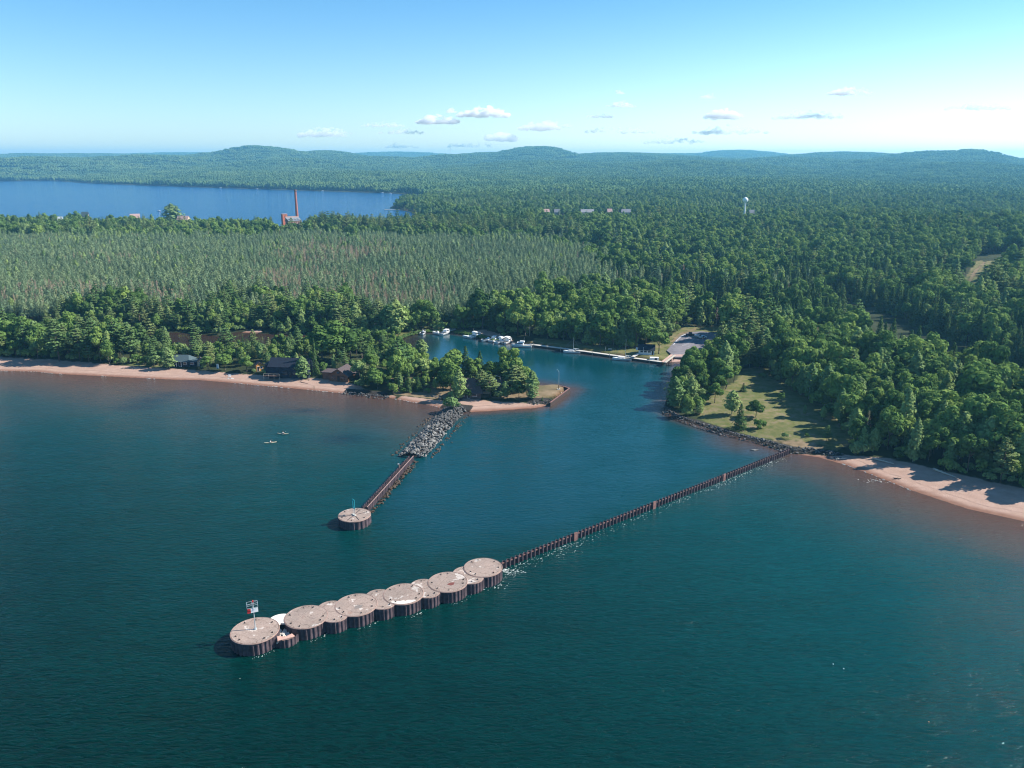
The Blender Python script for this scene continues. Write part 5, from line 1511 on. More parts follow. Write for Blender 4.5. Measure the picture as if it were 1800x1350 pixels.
t = house("log_cabin", "brown log cabin with its shaded gable and lit shingle roof near the little rocks", site(603, 666), R(-14), 8.5, 8.0, 2.6, 2.6, LOGWALL, BROWNROOF, 'y', .7, wins=[('f', -2.2, 1.5, 1.4, 1.2), ('f', 2.0, 1.5, 1.4, 1.2), ('f', 0, 3.6, 1.0, .8)], doors=[('f', 0, 1.05, .95, 2.0)], frame=TIMBER)
MB().box((-6.2, .5, 1.2), (4.0, 5.5, 3.2)).build("side_room", LOGWALL, t)
MB().box((-6.3, .5, 2.95), (4.8, 6.3, .18)).build("side_roof", BROWNROOF, t)
t = house("point_house", "large house with steep brown shingle roof among pines on the point", site(826, 694), R(-3), 9.5, 9.0, 2.6, 4.0, BROWNROOF, BROWNROOF, 'x', .8, wins=[('f', -2.5, 1.4, 1.8, 1.3), ('f', 2.2, 1.4, 1.8, 1.3)], doors=[('f', 0, 1.05, 1.0, 2.0)], hip=2.0)
house("point_house_wing", "low brown-roofed wing with white gable and chimney beside the large house on the point", site(866, 688), R(-6), 10.5, 6.5, 2.5, 2.3, TANWALL, smat("red_brown_shingles", (.135, .082, .075), .9, .25, 3.0), 'x', .5, wins=[('f', -3.0, 1.4, 1.5, 1.2), ('f', 2.6, 1.4, 1.5, 1.2)], doors=[('f', .2, 1.05, 1.0, 2.0)], chim=(.8, -1.6, 2.6, WHITE))
t = house("pavilion", "small white pavilion with dark blue roof behind the dock", site(1136, 621.5), R(-9), 7.2, 5.0, 2.5, 1.9, WHITE, NAVYROOF, 'x', .45, wins=[('f', -2.2, 1.55, 1.3, .8), ('f', -.5, 1.55, 1.3, .8), ('f', 1.3, 1.55, 1.3, .8), ('r', 0, 1.5, 1.2, 1.0)], doors=[('f', 2.9, 1.05, .8, 1.9)], cat="building")
def post_sign(name, label, cat, px, py, h, w, bh, m, z=1.6):
    q = site(px, py, z); t = thing(name, label, cat, q, R(-8))
    MB().tube((0, .06, -.3), (0, .06, h), .06).build("post", GALV, t)
    MB().box((0, 0, h - bh / 2), (w, .06, bh)).build("panel", m, t)
post_sign("sign", "blank white sign board on the lawn left of the white pavilion", "sign", 1119.5, 620, 2.6, 1.1, 1.3, WHITE)
q = site(1130.5, 628)
t = thing("lamp_post", "slim white lamp post in front of the white pavilion", "lamp post", q)
MB().tube((0, 0, -.3), (0, 0, 3.4), .06, .05).build("pole", WHITE, t); MB().lathe([(.05, 3.4), (.18, 3.5), (.16, 3.72), (.04, 3.8)], 10).build("lamp_head", GALV, t)
q = site(1072, 616)
t = thing("park_bench", "pale bench on the lawn behind the dock", "bench", q, R(-8))
MB().box((0, 0, .45), (1.9, .5, .07)).build("seat", PALEWOOD, t); MB().box((0, .24, .75), (1.9, .06, .45)).build("backrest", PALEWOOD, t)
for s in (-.8, .8): MB().box((s, 0, .2), (.08, .45, .42)).build("leg", GALV, t)
q = site(1064.3, 617)
t = thing("bollard_post", "upright pale wooden post on the lawn beside the bench", "post", q)
MB().tube((0, 0, -.3), (0, 0, 2.0), .11).build("post", PALEWOOD, t); MB().tube((0, 0, 2.0), (0, 0, 2.1), .15).build("cap", GALV, t)

# ------------------------------------------------------------------ the point: sea wall, light pole
SW = [pix(a, b, .9) for a, b in ((967, 711), (982, 700), (1001, 685.5), (992, 683), (983, 681.2))]
t = thing("sea_wall", "dark timber sea wall edging the sandy point", "sea wall", (SW[0].x, SW[0].y, 0))
mb, mc = MB(), MB()
for a, b in zip(SW, SW[1:]):
    d = b - a; c = (a + b) / 2 - SW[0]
    mb.box((c.x, c.y, .3), (d.length + .1, .35, 2.6), math.atan2(d.y, d.x)); mc.box((c.x, c.y, 1.68), (d.length + .14, .5, .14), math.atan2(d.y, d.x))
mb.build("timber_face", TIMBER, t); mc.build("cap_rail", STEELRED, t)
q = site(982, 684.5, 1.8)
t = thing("light_pole", "tall pale pole with a bent top arm on the sandy point", "lamp post", q)
MB().tube((0, 0, -.3), (0, 0, 1.8), .14, .12).build("pole_foot", DARK, t)
MB().tube((0, 0, 1.8), (0, 0, 7.2), .10, .08).tube((0, 0, 7.2), (-.25, 0, 7.7), .08).tube((-.25, 0, 7.7), (-.6, 0, 8.2), .07, .05).build("pole", GALV, t)
MB().box((-.68, 0, 8.28), (.4, .2, .14)).build("lamp_head", GALV, t)
MB().box((0, 0, .1), (1.1, 1.1, .2)).build("footing", CONC, t)
q = pix(986.5, 693.5, 1.6)
t = thing("marker_post", "small orange and white post on the sea wall of the point", "post", (q.x, q.y, 1.6))
MB().tube((0, 0, -.6), (0, 0, .6), .13).build("post", ORANGE, t); MB().tube((0, 0, .6), (0, 0, .95), .12).build("tip", WHITE, t)

# ------------------------------------------------------------------ beach things and people
def person(label, loc, rz, joints, shirt, hair=HAIR, cat="person", group=None):
    """one skinned body; joints: dict of points"""
    J = joints
    bm = bmesh.new(); lay = bm.verts.layers.skin.verify(); V = {}
    def vert(k, p, r):
        v = bm.verts.new(p); v[lay].radius = (r, r); V[k] = v; return v
    rad = dict(pelvis=.13, belly=.13, chest=.14, neck=.05, head=.085, crown=.09)
    for k in ("pelvis", "belly", "chest", "neck", "head", "crown"): vert(k, J[k], rad[k])
    V["pelvis"][lay].use_root = True
    for a, b in (("pelvis", "belly"), ("belly", "chest"), ("chest", "neck"), ("neck", "head"), ("head", "crown")): bm.edges.new((V[a], V[b]))
    h, c = Vector(J["head"]), Vector(J["crown"])
    fwd = Vector(J.get("face", (1, 0, 0)))
    vert("nose", h.lerp(c, .35) + fwd * .1, .018); bm.edges.new((V["head"], V["nose"]))
    for s in ("l", "r"):
        for k, r, par in (("shoulder", .055, "chest"), ("elbow", .042, "shoulder"), ("wrist", .03, "elbow"), ("palm", .035, "wrist")):
            vert(s + k, J[s + k], r); bm.edges.new((V[(s + par) if par != "chest" else par], V[s + k]))
        wr, pm = Vector(J[s + "wrist"]), Vector(J[s + "palm"])
        d = (pm - wr).normalized(); side = d.cross(Vector((0, 0, 1)));
        side = side.normalized() if side.length > .1 else Vector((0, 1, 0)); curl = d.cross(side)
        for i in range(5):
            o = side * (.03 * (i - 1.6)) if i < 4 else side * -.05 - d * .04
            ln = (.075, .085, .08, .065, .055)[i]
            a = vert(f"{s}f{i}", pm + o + d * .03, .011); b = vert(f"{s}g{i}", pm + o + d * (.03 + ln * .6) + curl * ln * .55, .009)
            bm.edges.new((V[s + "palm"], a)); bm.edges.new((a, b))
        for k, r, par in (("hip", .085, "pelvis"), ("knee", .058, "hip"), ("ankle", .04, "knee"), ("toe", .04, "ankle")):
            vert(s + k, J[s + k], r); bm.edges.new((V[(s + par) if par != "pelvis" else par], V[s + k]))
    me = bpy.data.meshes.new("person_body"); bm.to_mesh(me); bm.free()
    o = link("person", me, [SKIN], None, loc, rz)
    o.modifiers.new("skin", 'SKIN'); sb = o.modifiers.new("smooth", 'SUBSURF'); sb.levels = sb.render_levels = 1
    tag(o, label, cat, group)
    pl, bl, chs, nk = (Vector(J[k]) for k in ("pelvis", "belly", "chest", "neck"))
    mb = MB().tube(pl, bl, .175, .17, 12).tube(bl, chs, .17, .19, 12).tube(chs, chs.lerp(nk, .55), .19, .09, 12)
    for s in ("l", "r"): mb.tube(J[s + "shoulder"], Vector(J[s + "shoulder"]).lerp(Vector(J[s + "elbow"]), .75), .075, .06, 8)
    mb.build("shirt", shirt, o, smooth=True)
    cc = h.lerp(c, .8)
    MB().lathe([(.055, -.06), (.105, -.02), (.11, .05), (.07, .1), (.01, .12)], 12, cc - fwd * .025).build("hair", hair, o, smooth=True)
    return o
SITP = dict(pelvis=(0, 0, .22), belly=(.01, 0, .40), chest=(.03, 0, .62), neck=(.04, 0, .78), head=(.06, 0, .88), crown=(.06, 0, 1.0), face=(1, 0, 0))
for s, k in (("l", 1), ("r", -1)):
    SITP.update({s + "shoulder": (.03, .2 * k, .68), s + "elbow": (.2, .3 * k, .48), s + "wrist": (.42, .24 * k, .5), s + "palm": (.5, .22 * k, .51),
                 s + "hip": (.08, .1 * k, .2), s + "knee": (.5, .14 * k, .34), s + "ankle": (.88, .1 * k, .16), s + "toe": (.95, .1 * k, .26)})
def kayak(label, plabel, padlabel, px, py, rz, shirt):
    q = pix(px, py, 0)
    t = thing("kayak", label, "kayak", (q.x, q.y, 0), rz, "kayaks off the left beach")
    mb = MB(); vs = []; ns = 15
    for i in range(ns):
        f = i / (ns - 1); x = -2.0 + 4.0 * f; w = max(.02, .36 * math.sin(math.pi * f) ** .7); r = .12 * (2 * f - 1) ** 4
        vs += [(x, -w, .16 + r), (x, -w * .7, -.06 + r), (x, 0, -.1 + r), (x, w * .7, -.06 + r), (x, w, .16 + r), (x, 0, .27 + r)]
    fs = [(i * 6 + k, i * 6 + (k + 1) % 6, i * 6 + 6 + (k + 1) % 6, i * 6 + 6 + k) for i in range(ns - 1) for k in range(6)]
    mb.add(vs, fs).build("hull", KAYAK, t, smooth=True)
    MB().lathe([(.30, .20), (.34, .30), (.28, .31)], 16).build("cockpit_rim", DARK, t)
    person(plabel, (q.x - .05 * math.cos(rz), q.y - .05 * math.sin(rz), -.02), rz, SITP, shirt, group="paddlers off the left beach")
    o = thing("paddle", padlabel, "paddle", (q.x + .5 * math.cos(rz), q.y + .5 * math.sin(rz), .5), rz, "kayak paddles")
    MB().tube((0, -1.0, -.12), (0, 1.0, .12), .018).build("shaft", DARK, o)
    for s in (-1, 1): MB().box((0, s * 1.15, s * .14), (.05, .30, .13)).build("blade", GALV, o)
kayak("nearer pale kayak on the open water off the left beach", "person in white top paddling the nearer kayak", "white-bladed paddle held over the nearer kayak", 475.5, 778.5, R(14), WHITE)
kayak("farther pale kayak on the open water off the left beach", "person in grey top paddling the farther kayak", "white-bladed paddle held over the farther kayak", 497.5, 763, R(-8), GALV)
def chair(label, loc, rz):
    t = thing("beach_chair", label, "chair", loc, rz, "white chairs on the left beach")
    MB().box((0, 0, .38), (.55, .55, .06)).build("seat", WHITE, t); MB().box((-.3, 0, .72), (.06, .55, .7)).build("backrest", WHITE, t)
    for x in (-.24, .24):
        for y in (-.24, .24): MB().tube((x, y, 0), (x, y, .36), .03, n=6).build("leg", WHITE, t)
def ground_at(px, py, z=1.0):
    q = pix(px, py, z); zz = gz(q.x, q.y); q = pix(px, py, zz); return (q.x, q.y, gz(q.x, q.y))
chair("white beach chair left of its twin on the open sand", ground_at(402, 663), R(-100))
chair("white beach chair right of its twin on the open sand", ground_at(405, 663.3), R(-80))
q = ground_at(405.5, 665.5)
t = thing("paddleboard", "white paddleboard lying on the sand in front of the two chairs", "paddleboard", (q[0], q[1], q[2] + .06), R(-6))
MB().lathe([(.02, -.05), (.42, -.02), (.42, .03), (.05, .05)], 28).build("board", WHITE, t).scale = (3.6, 1, 1)
MB().box((-.2, 0, .06), (.9, .5, .02)).build("deck_pad", DARK, t)
STAND = dict(pelvis=(0, 0, .92), belly=(0, 0, 1.08), chest=(.01, 0, 1.3), neck=(.01, 0, 1.47), head=(.02, 0, 1.57), crown=(.02, 0, 1.68), face=(1, 0, 0))
for s, k in (("l", 1), ("r", -1)):
    STAND.update({s + "shoulder": (0, .19 * k, 1.38), s + "elbow": (-.03, .25 * k, 1.1), s + "wrist": (.05, .25 * k, .86), s + "palm": (.07, .25 * k, .78),
                  s + "hip": (0, .1 * k, .88), s + "knee": (.03, .11 * k, .48), s + "ankle": (0, .11 * k, .07), s + "toe": (.14, .12 * k, .04)})
person("person in dark top standing on the sand left of the white chairs", ground_at(397.5, 663.5), R(-60), STAND, MAROON)
def log(label, a, b, r, z=.6, m=PALEWOOD, stubs=3):
    p, q = Vector(ground_at(*a, z)), Vector(ground_at(*b, z))
    t = thing("driftwood_log", label, "driftwood", tuple(p), 0, "driftwood on the beaches")
    d = q - p; mb = MB(); n = 6
    for i in range(n):
        j = lambda k: Vector((math.sin(k * 1.7) * .12, math.cos(k * 2.1) * .12, r + .05)) 
        mb.tube(d * (i / n) + j(i), d * ((i + 1) / n) + j(i + 1), r * (1.15 - .6 * i / n), r * (1.15 - .6 * (i + 1) / n), 8)
    for i in range(stubs):
        c = d * ((i + 1) / (stubs + 1)) + Vector((0, 0, r)); s = 1 if i % 2 else -1
        mb.tube(c, c + Vector((.3, .5 * s, .5)), r * .35, r * .12, 5)
    mb.build("trunk", m, t, smooth=True)
    mb = MB()
    for i in range(5):
        a2 = i * 1.256; mb.tube((0, 0, r), (-.4 * d.normalized().x + .0, -.4 * d.normalized().y + .5 * math.cos(a2), r + .45 * math.sin(a2)), r * .4, r * .1, 5)
    mb.build("root", m, t)
log("long pale driftwood log in shade on the beach beside the meadow", (1535, 808.5), (1571, 818), .28, 1.6)
log("longer pale log lying far along the shaded beach", (1642, 827), (1681, 842), .30, 1.6)
log("pale forked driftwood at the edge of the stones near the sheet-pile wall", (1471, 810), (1488, 807.5), .22, 1.0)
log("bleached branch lying awash off the shaded beach", (1532, 845), (1550, 849), .16, .05, stubs=4)
log("dark crooked log on the sand near the waterline bend of the shaded beach", (1572, 842), (1584, 842.5), .16, .5, TIMBER)
log("thin dark pole lying on the sand in front of the log cabin", (528, 672), (542, 675.5), .10, .8, TIMBER, 1)
q = pix(1325, 791.5)
o = bpy.data.objects.new("shallow_rock", BOULD[2]); C.objects.link(o); o.location = (q.x, q.y, 0.05); o.scale = (1.5, .7, .4)
tag(o, "flat pale rock awash in the shallows inside the sheet-pile wall", "rock")
for (a, b), lab, m in (((1464.5, 1167.5), "white float farthest from the shore on the open water, left one of a pair", WHITE), ((1483, 1175.6), "white float on the open water, right one of a pair", WHITE), ((1632.5, 1269), "lone pale orange float low on the open water", smat("orange_float", (.75, .42, .25), .5, .1, 2.0))):
    q = pix(a, b); t = thing("buoy", lab, "buoy", (q.x, q.y, 0), 0, "small floats on the open water")
    MB().lathe([(.02, -.10), (.09, -.06), (.11, .02), (.08, .09), (.03, .13)], 12).build("float", m, t, smooth=True)
    MB().tube((0, 0, .18), (0, 0, .34), .025).build("stick", DARK, t)

# ------------------------------------------------------------------ far things
def top_h(px, base_py, top_py, z):
    q = pix(px, base_py, z); return q, height_for(q.x, q.y, top_py)
q, zt = top_h(523.5, 397, 333.5, 5.0); zb = gz(q.x, q.y)
t = thing("brick_chimney", "tall slender red brick factory chimney by the far lake", "chimney", (q.x, q.y, zb))
hh = zt - zb
MB().lathe([(2.7, -1), (2.7, hh * .05), (2.1, hh * .08), (1.35, hh * .95)], 20).build("shaft", BRICK, t)
MB().lathe([(1.35, hh * .95), (1.75, hh * .965), (1.75, hh), (1.2, hh)], 20).build("crown", smat("sooty_brick", (.20, .12, .09), .9, .3, 1.0), t)
q, zt = top_h(517, 400.5, 383, 5.0); zb = gz(q.x, q.y); HH = zt - zb
t = thing("brick_factory", "old brick factory hall with pale pilasters and skylit roof under the chimney", "factory", (q.x, q.y, zb), R(32))
MB().box((0, 0, HH * .38), (17, 12, HH * .78)).build("wall", BRICK, t)
mb = MB()
for i in range(7): mb.box((-8 + i * 2.65, -6.1, HH * .4), (1.5, .3, HH * .8))
mb.build("pilaster", PALEBRICK, t)
MB().add([(-8.7, -6.6, HH * .78), (8.7, -6.6, HH * .78), (8.7, 5.6, HH * .98), (-8.7, 5.6, HH * .98), (-8.7, -6.6, HH * .82), (8.7, -6.6, HH * .82), (8.7, 5.6, HH * 1.02), (-8.7, 5.6, HH * 1.02)], [(3, 2, 1, 0), (4, 5, 6, 7), (0, 1, 5, 4), (1, 2, 6, 5), (2, 3, 7, 6), (3, 0, 4, 7)]).build("roof", GREYROOF2, t)
mb = MB()
for i in range(4): mb.box((-5.6 + i * 3.8, -1.2, HH * .93), (1.3, 7.0, .5))
mb.build("skylight", GALV, t)
MB().box((0, 6.0, HH * .55), (17.6, .7, HH * 1.12)).build("parapet", PALEBRICK, t)
q, zt = top_h(501, 398, 376.5, 5.0); zb = gz(q.x, q.y); HH = zt - zb
t = thing("brick_tower", "square red brick tower block left of the factory hall", "building", (q.x, q.y, zb), R(36))
mb = MB().box((0, 0, HH / 2), (6.4, 6, HH)); mb.build("wall", smat("warm_red_brick", (.50, .15, .09), .9, .2, .6), t)
MB().box((0, 0, HH + .2), (6.9, 6.5, .5)).build("cornice", PALEBRICK, t)
for z in (.35, .6, .85): MB().box((.2, -3.06, HH * z), (1.2, .2, HH * .12)).build("window", DARK, t)
MB().box((.4, -3.08, HH * .12), (2.2, .24, HH * .24)).build("doorway", DARK, t)
# water tower
q = pix(1306.8, 397, 6.0); zb = gz(q.x, q.y); zt = height_for(q.x, q.y, 346.8); hh = zt - zb; rs_ = 4.7 * mpp(q.x, q.y, zt - 4)
t = thing("water_tower", "white ball-shaped water tower on a slender stem above the forest", "water tower", (q.x, q.y, zb))
MB().lathe([(2.2, -1), (1.25, 2.5), (1.05, hh - 2 * rs_ - .3), (1.5, hh - 2 * rs_ + .9)], 20).build("stem", WHITE, t, smooth=True)
MB().lathe([(max(.3, rs_ * math.sin(a)), hh - rs_ - rs_ * math.cos(a)) for a in np.linspace(.35, 3.05, 18)], 28).build("tank", smat("white_tank", (.72, .78, .78), .4, .04, 1.0), t, smooth=True)
MB().lathe([(.3, hh - .1), (.35, hh + .5), (.05, hh + .6)], 10).build("vent", WHITE, t)
# houses of the far village and the lake shore
def small_house(label, px, base_py, top_py, wpx, rz, wallm, roofm, z=5.0, ridge='x'):
    q, zt = top_h(px, base_py, top_py, z); zb = gz(q.x, q.y)
    W = wpx * mpp(q.x, q.y, zt); HH = max(zt - zb, 5)
    house("village_house", label, (q.x, q.y, zb), rz, W, min(W * .8, 10), HH * .72, HH * .28, wallm, roofm, ridge, .5, wins=[('f', -W * .25, HH * .42, W * .14, HH * .16), ('f', W * .25, HH * .42, W * .14, HH * .16)], doors=[('f', 0, HH * .2, W * .09, HH * .36)], cat="house")
PALEROOF = smat("pale_grey_roof", (.26, .25, .26), .8, .15, 1.0)
ROSEROOF = smat("dusty_rose_roof", (.40, .26, .24), .85, .15, 1.0)
small_house("pale village house with rose-brown roof, leftmost among the far village trees", 960, 384, 367.5, 10, R(12), PALEROOF, ROSEROOF, 6)
small_house("pale low village house second from left among the far trees", 979, 385, 367.5, 9, R(-6), PALEROOF, PALEROOF, 6)
small_house("long grey-roofed village hall among the far trees", 1032, 385, 368.0, 22, R(-3), PALEWOOD, PALEROOF, 6)
small_house("cream village house right of the long grey-roofed hall", 1071, 385, 367.0, 8, R(10), TANWALL, ROSEROOF, 6)
small_house("grey village house among the far trees, right of the cream one", 1100, 386, 367.5, 15, R(-14), GALV, PALEROOF, 6)
small_house("small white village house with dark roof, lowest right of the far group", 1111, 389, 374.0, 8, R(20), WHITE, GREYROOF, 6)
small_house("grey-roofed house with white balcony between two tree clumps by the far lake", 152, 394, 372.5, 10, R(15), PALEBRICK, GREYROOF, 5)
small_house("house with rose-coloured gable roof by the far lake", 239, 394, 376, 15, R(25), TANWALL, ROSEROOF, 5)
small_house("long low rose-roofed house right of the big round lakeside tree", 324, 395, 379.5, 19, R(-4), TANWALL, ROSEROOF, 5)
small_house("tiny white house leftmost in the trees by the far lake", 108, 396, 381, 7, R(5), WHITE, WHITE, 5)
small_house("pale building glimpsed right of the water tower stem", 1320, 388, 369, 8, R(0), TANWALL, PALEROOF, 7)
# far lake: dock, boats and boathouses
a, b = pix(676, 368.5, .6), pix(716, 369.5, .6); d = b - a
t = thing("lake_dock", "long low jetty reaching into the far lake from the wooded point", "dock", ((a.x + b.x) / 2, (a.y + b.y) / 2, 0), math.atan2(d.y, d.x))
MB().box((0, 0, .7), (d.length, 3.4, .5)).build("deck", TANWALL, t)
for i in range(8): MB().tube((-d.length / 2 + d.length * i / 7, -1.4, -1), (-d.length / 2 + d.length * i / 7, -1.4, .9), .2).build("pile", TIMBER, t)
boat("lake_boat", "white boat on the far lake between the jetty and the near trees", 698, 381, 6.5, 2.6, 10, 'cruiser', "boats on the far lake")
boat("lake_boat", "white boat on the far lake left of the factory, near the big round tree", 279.5, 371.5, 6.5, 2.6, 175, 'cruiser', "boats on the far lake")
for a, b, lab in ((184, 321.5, "left end of the far shore"), (388, 330.5, "far shore left of the chimney"), (452, 332.5, "far shore just left of the chimney"), (567, 336, "far shore right of the chimney"), (672, 339.5, "far shore, left one of two near the woods"), (686, 340.5, "far shore, right one of two near the woods")):
    boat("lake_boat", f"tiny white boat moored by the {lab}", a, b, 8.0, 3.4, 5, 'fly', "boats on the far lake")
q = pix(996, 292, 0)
# radio mast on the ridge
rr_ = 6400.0; dirx = (795 - 900) / FPX; X, Y = dirx * rr_ * .98, rr_ * .99
zb = gz(X, Y); zt = height_for(X, Y, 252.5)
t = thing("radio_mast", "hair-thin radio mast standing on the distant ridge", "radio mast", (X, Y, zb))
MB().tube((0, 0, 0), (0, 0, max(zt - zb, 60)), 1.0, .7, 6).build("mast", GALV, t)
mb = MB()
for k in range(3): mb.tube((0, 0, (zt - zb) * .8), (40 * math.cos(2.1 * k), 40 * math.sin(2.1 * k), 0), .15, n=4)
mb.build("guy_wire", GALV, t)
# white caravan in the clearing at the right
q = pix(1690, 499, 7.0); zb = gz(q.x, q.y)
t = thing("caravan", "long white caravan at the lower end of the grassy clearing", "caravan", (q.x, q.y, zb), R(-62))
MB().box((0, 0, 1.6), (9.5, 2.6, 2.5)).build("body", WHITE, t, bevel=.15); MB().box((0, -1.32, 1.9), (5.0, .06, .7)).build("window", GLASS, t)
for s in (-1, 1): MB().tube((.5, s * 1.0, .35), (.5, s * 1.25, .35), .35, n=10).build("wheel", DARK, t)
MB().tube((-4.7, 0, .6), (-6.2, 0, .5), .08).build("drawbar", GALV, t)

# ------------------------------------------------------------------ clouds: heaps of white lumps, 24 km off, beyond the haze
def vapour(dens):
    m, nt, out = new_mat("cloud_vapour")
    v = nd(nt, "ShaderNodeVolumePrincipled", Density=dens, Anisotropy=0.0)
    v.inputs['Color'].default_value = (1, 1, 1, 1)
    nt.links.new(v.outputs[0], out.inputs['Volume'])
    return m
ico = bmesh.new(); bmesh.ops.create_icosphere(ico, subdivisions=2, radius=1)
IV2 = np.array([v.co[:] for v in ico.verts]); IF2 = [[v.index for v in f.verts] for f in ico.faces]; ico.free()
def cloud(label, px, py, w, h, seed, dense=1.0, dist=24000.0):
    rs = np.random.default_rng(seed)
    x, y = (px - 900) / FPX, (675 - py) / FPX
    v = Vector((x, CP + y * SP, -SP + y * CP)); v *= dist / v.y
    k = dist * 1.0 / FPX / CP; W, H = w * k, h * k
    mb = MB()
    nb = max(3, int(w / 7))
    heads = [(rs.uniform(-.38, .38), rs.uniform(.45, 1.0)) for _ in range(nb)]
    for i in range(int(60 + 60 * dense)):
        hx, hh = heads[int(rs.integers(0, nb))]
        u = np.clip(hx + rs.normal() * .13, -.5, .5); f = rs.random() ** 1.3
        z = f * H * hh * (1 - (2 * u) ** 2 * .7)
        r = H * rs.uniform(.12, .30) * (1.1 - .5 * f)
        mb.add(IV2 * r * (1 + .12 * rs.normal(size=(len(IV2), 1))) * np.array([rs.uniform(1.1, 2.0), 1.2, .8]) + (u * W, rs.normal() * H * .5, z), IF2)
    o = mb.build("cloud", vapour(.0052 * max(dense, .85)), loc=(v.x, v.y, v.z - H * .4), smooth=True)
    rm = o.modifiers.new("union", 'REMESH'); rm.mode = 'VOXEL'; rm.voxel_size = max(H * .055, 6.0)
    tag(o, label, "cloud", "small fair-weather clouds low in the sky")
CL = [(568, 226, 85, 15, .7, "ragged row of cloudlets farthest left above the round hill"), (672, 212, 66, 9, .8, "flat low cloud strip second from left"),
      (708, 224, 70, 10, .5, "faint cloud strip just below the second from left"), (770, 203, 62, 15, 1.3, "flat-based puff below the row of three heads"),
      (797, 187, 20, 9, .9, "small round puff left of the row of three heads"), (850, 190, 76, 16, 1.6, "largest row of three puffy heads at mid sky"),
      (880, 232, 46, 17, .9, "soft heap right below the row of three heads"), (958, 214, 80, 16, 1.0, "wide soft heap above the middle hill"),
      (700, 250, 60, 8, .4, "faint low shred above the left ridge"), (835, 248, 90, 9, .4, "faint low shred left of the middle hill"),
      (1053, 197, 40, 8, 1.0, "small flat cloud, lowest of three stacked above the middle hill"), (1091, 178, 46, 9, 1.1, "small flat cloud, middle of three stacked above the middle hill"),
      (1086, 156, 20, 6, .8, "tiny cloud, topmost of three stacked above the middle hill"), (1247, 163, 30, 7, .9, "tiny flat cloud right of centre, above the round puff"),
      (1270, 192, 50, 18, 1.3, "round-topped puff with shaded base right of centre"), (1285, 222, 110, 14, .5, "faint wide cloud below the round-topped puff"),
      (1495, 154, 66, 12, 1.3, "bright flat cloud highest at the right"), (1425, 195, 110, 14, .9, "long low cloud left below the bright flat one"),
      (1720, 180, 90, 12, .7, "pale cloud at the far right edge of the sky"), (1090, 222, 110, 12, .5, "thin veil of cloud right of the middle hill"), (1190, 240, 120, 12, .4, "thin veil of cloud low over the flat ridge")]
for i, (a, b, w, h, dn, lab) in enumerate(CL): cloud(lab, a, b, w, h, 50 + i, dn)
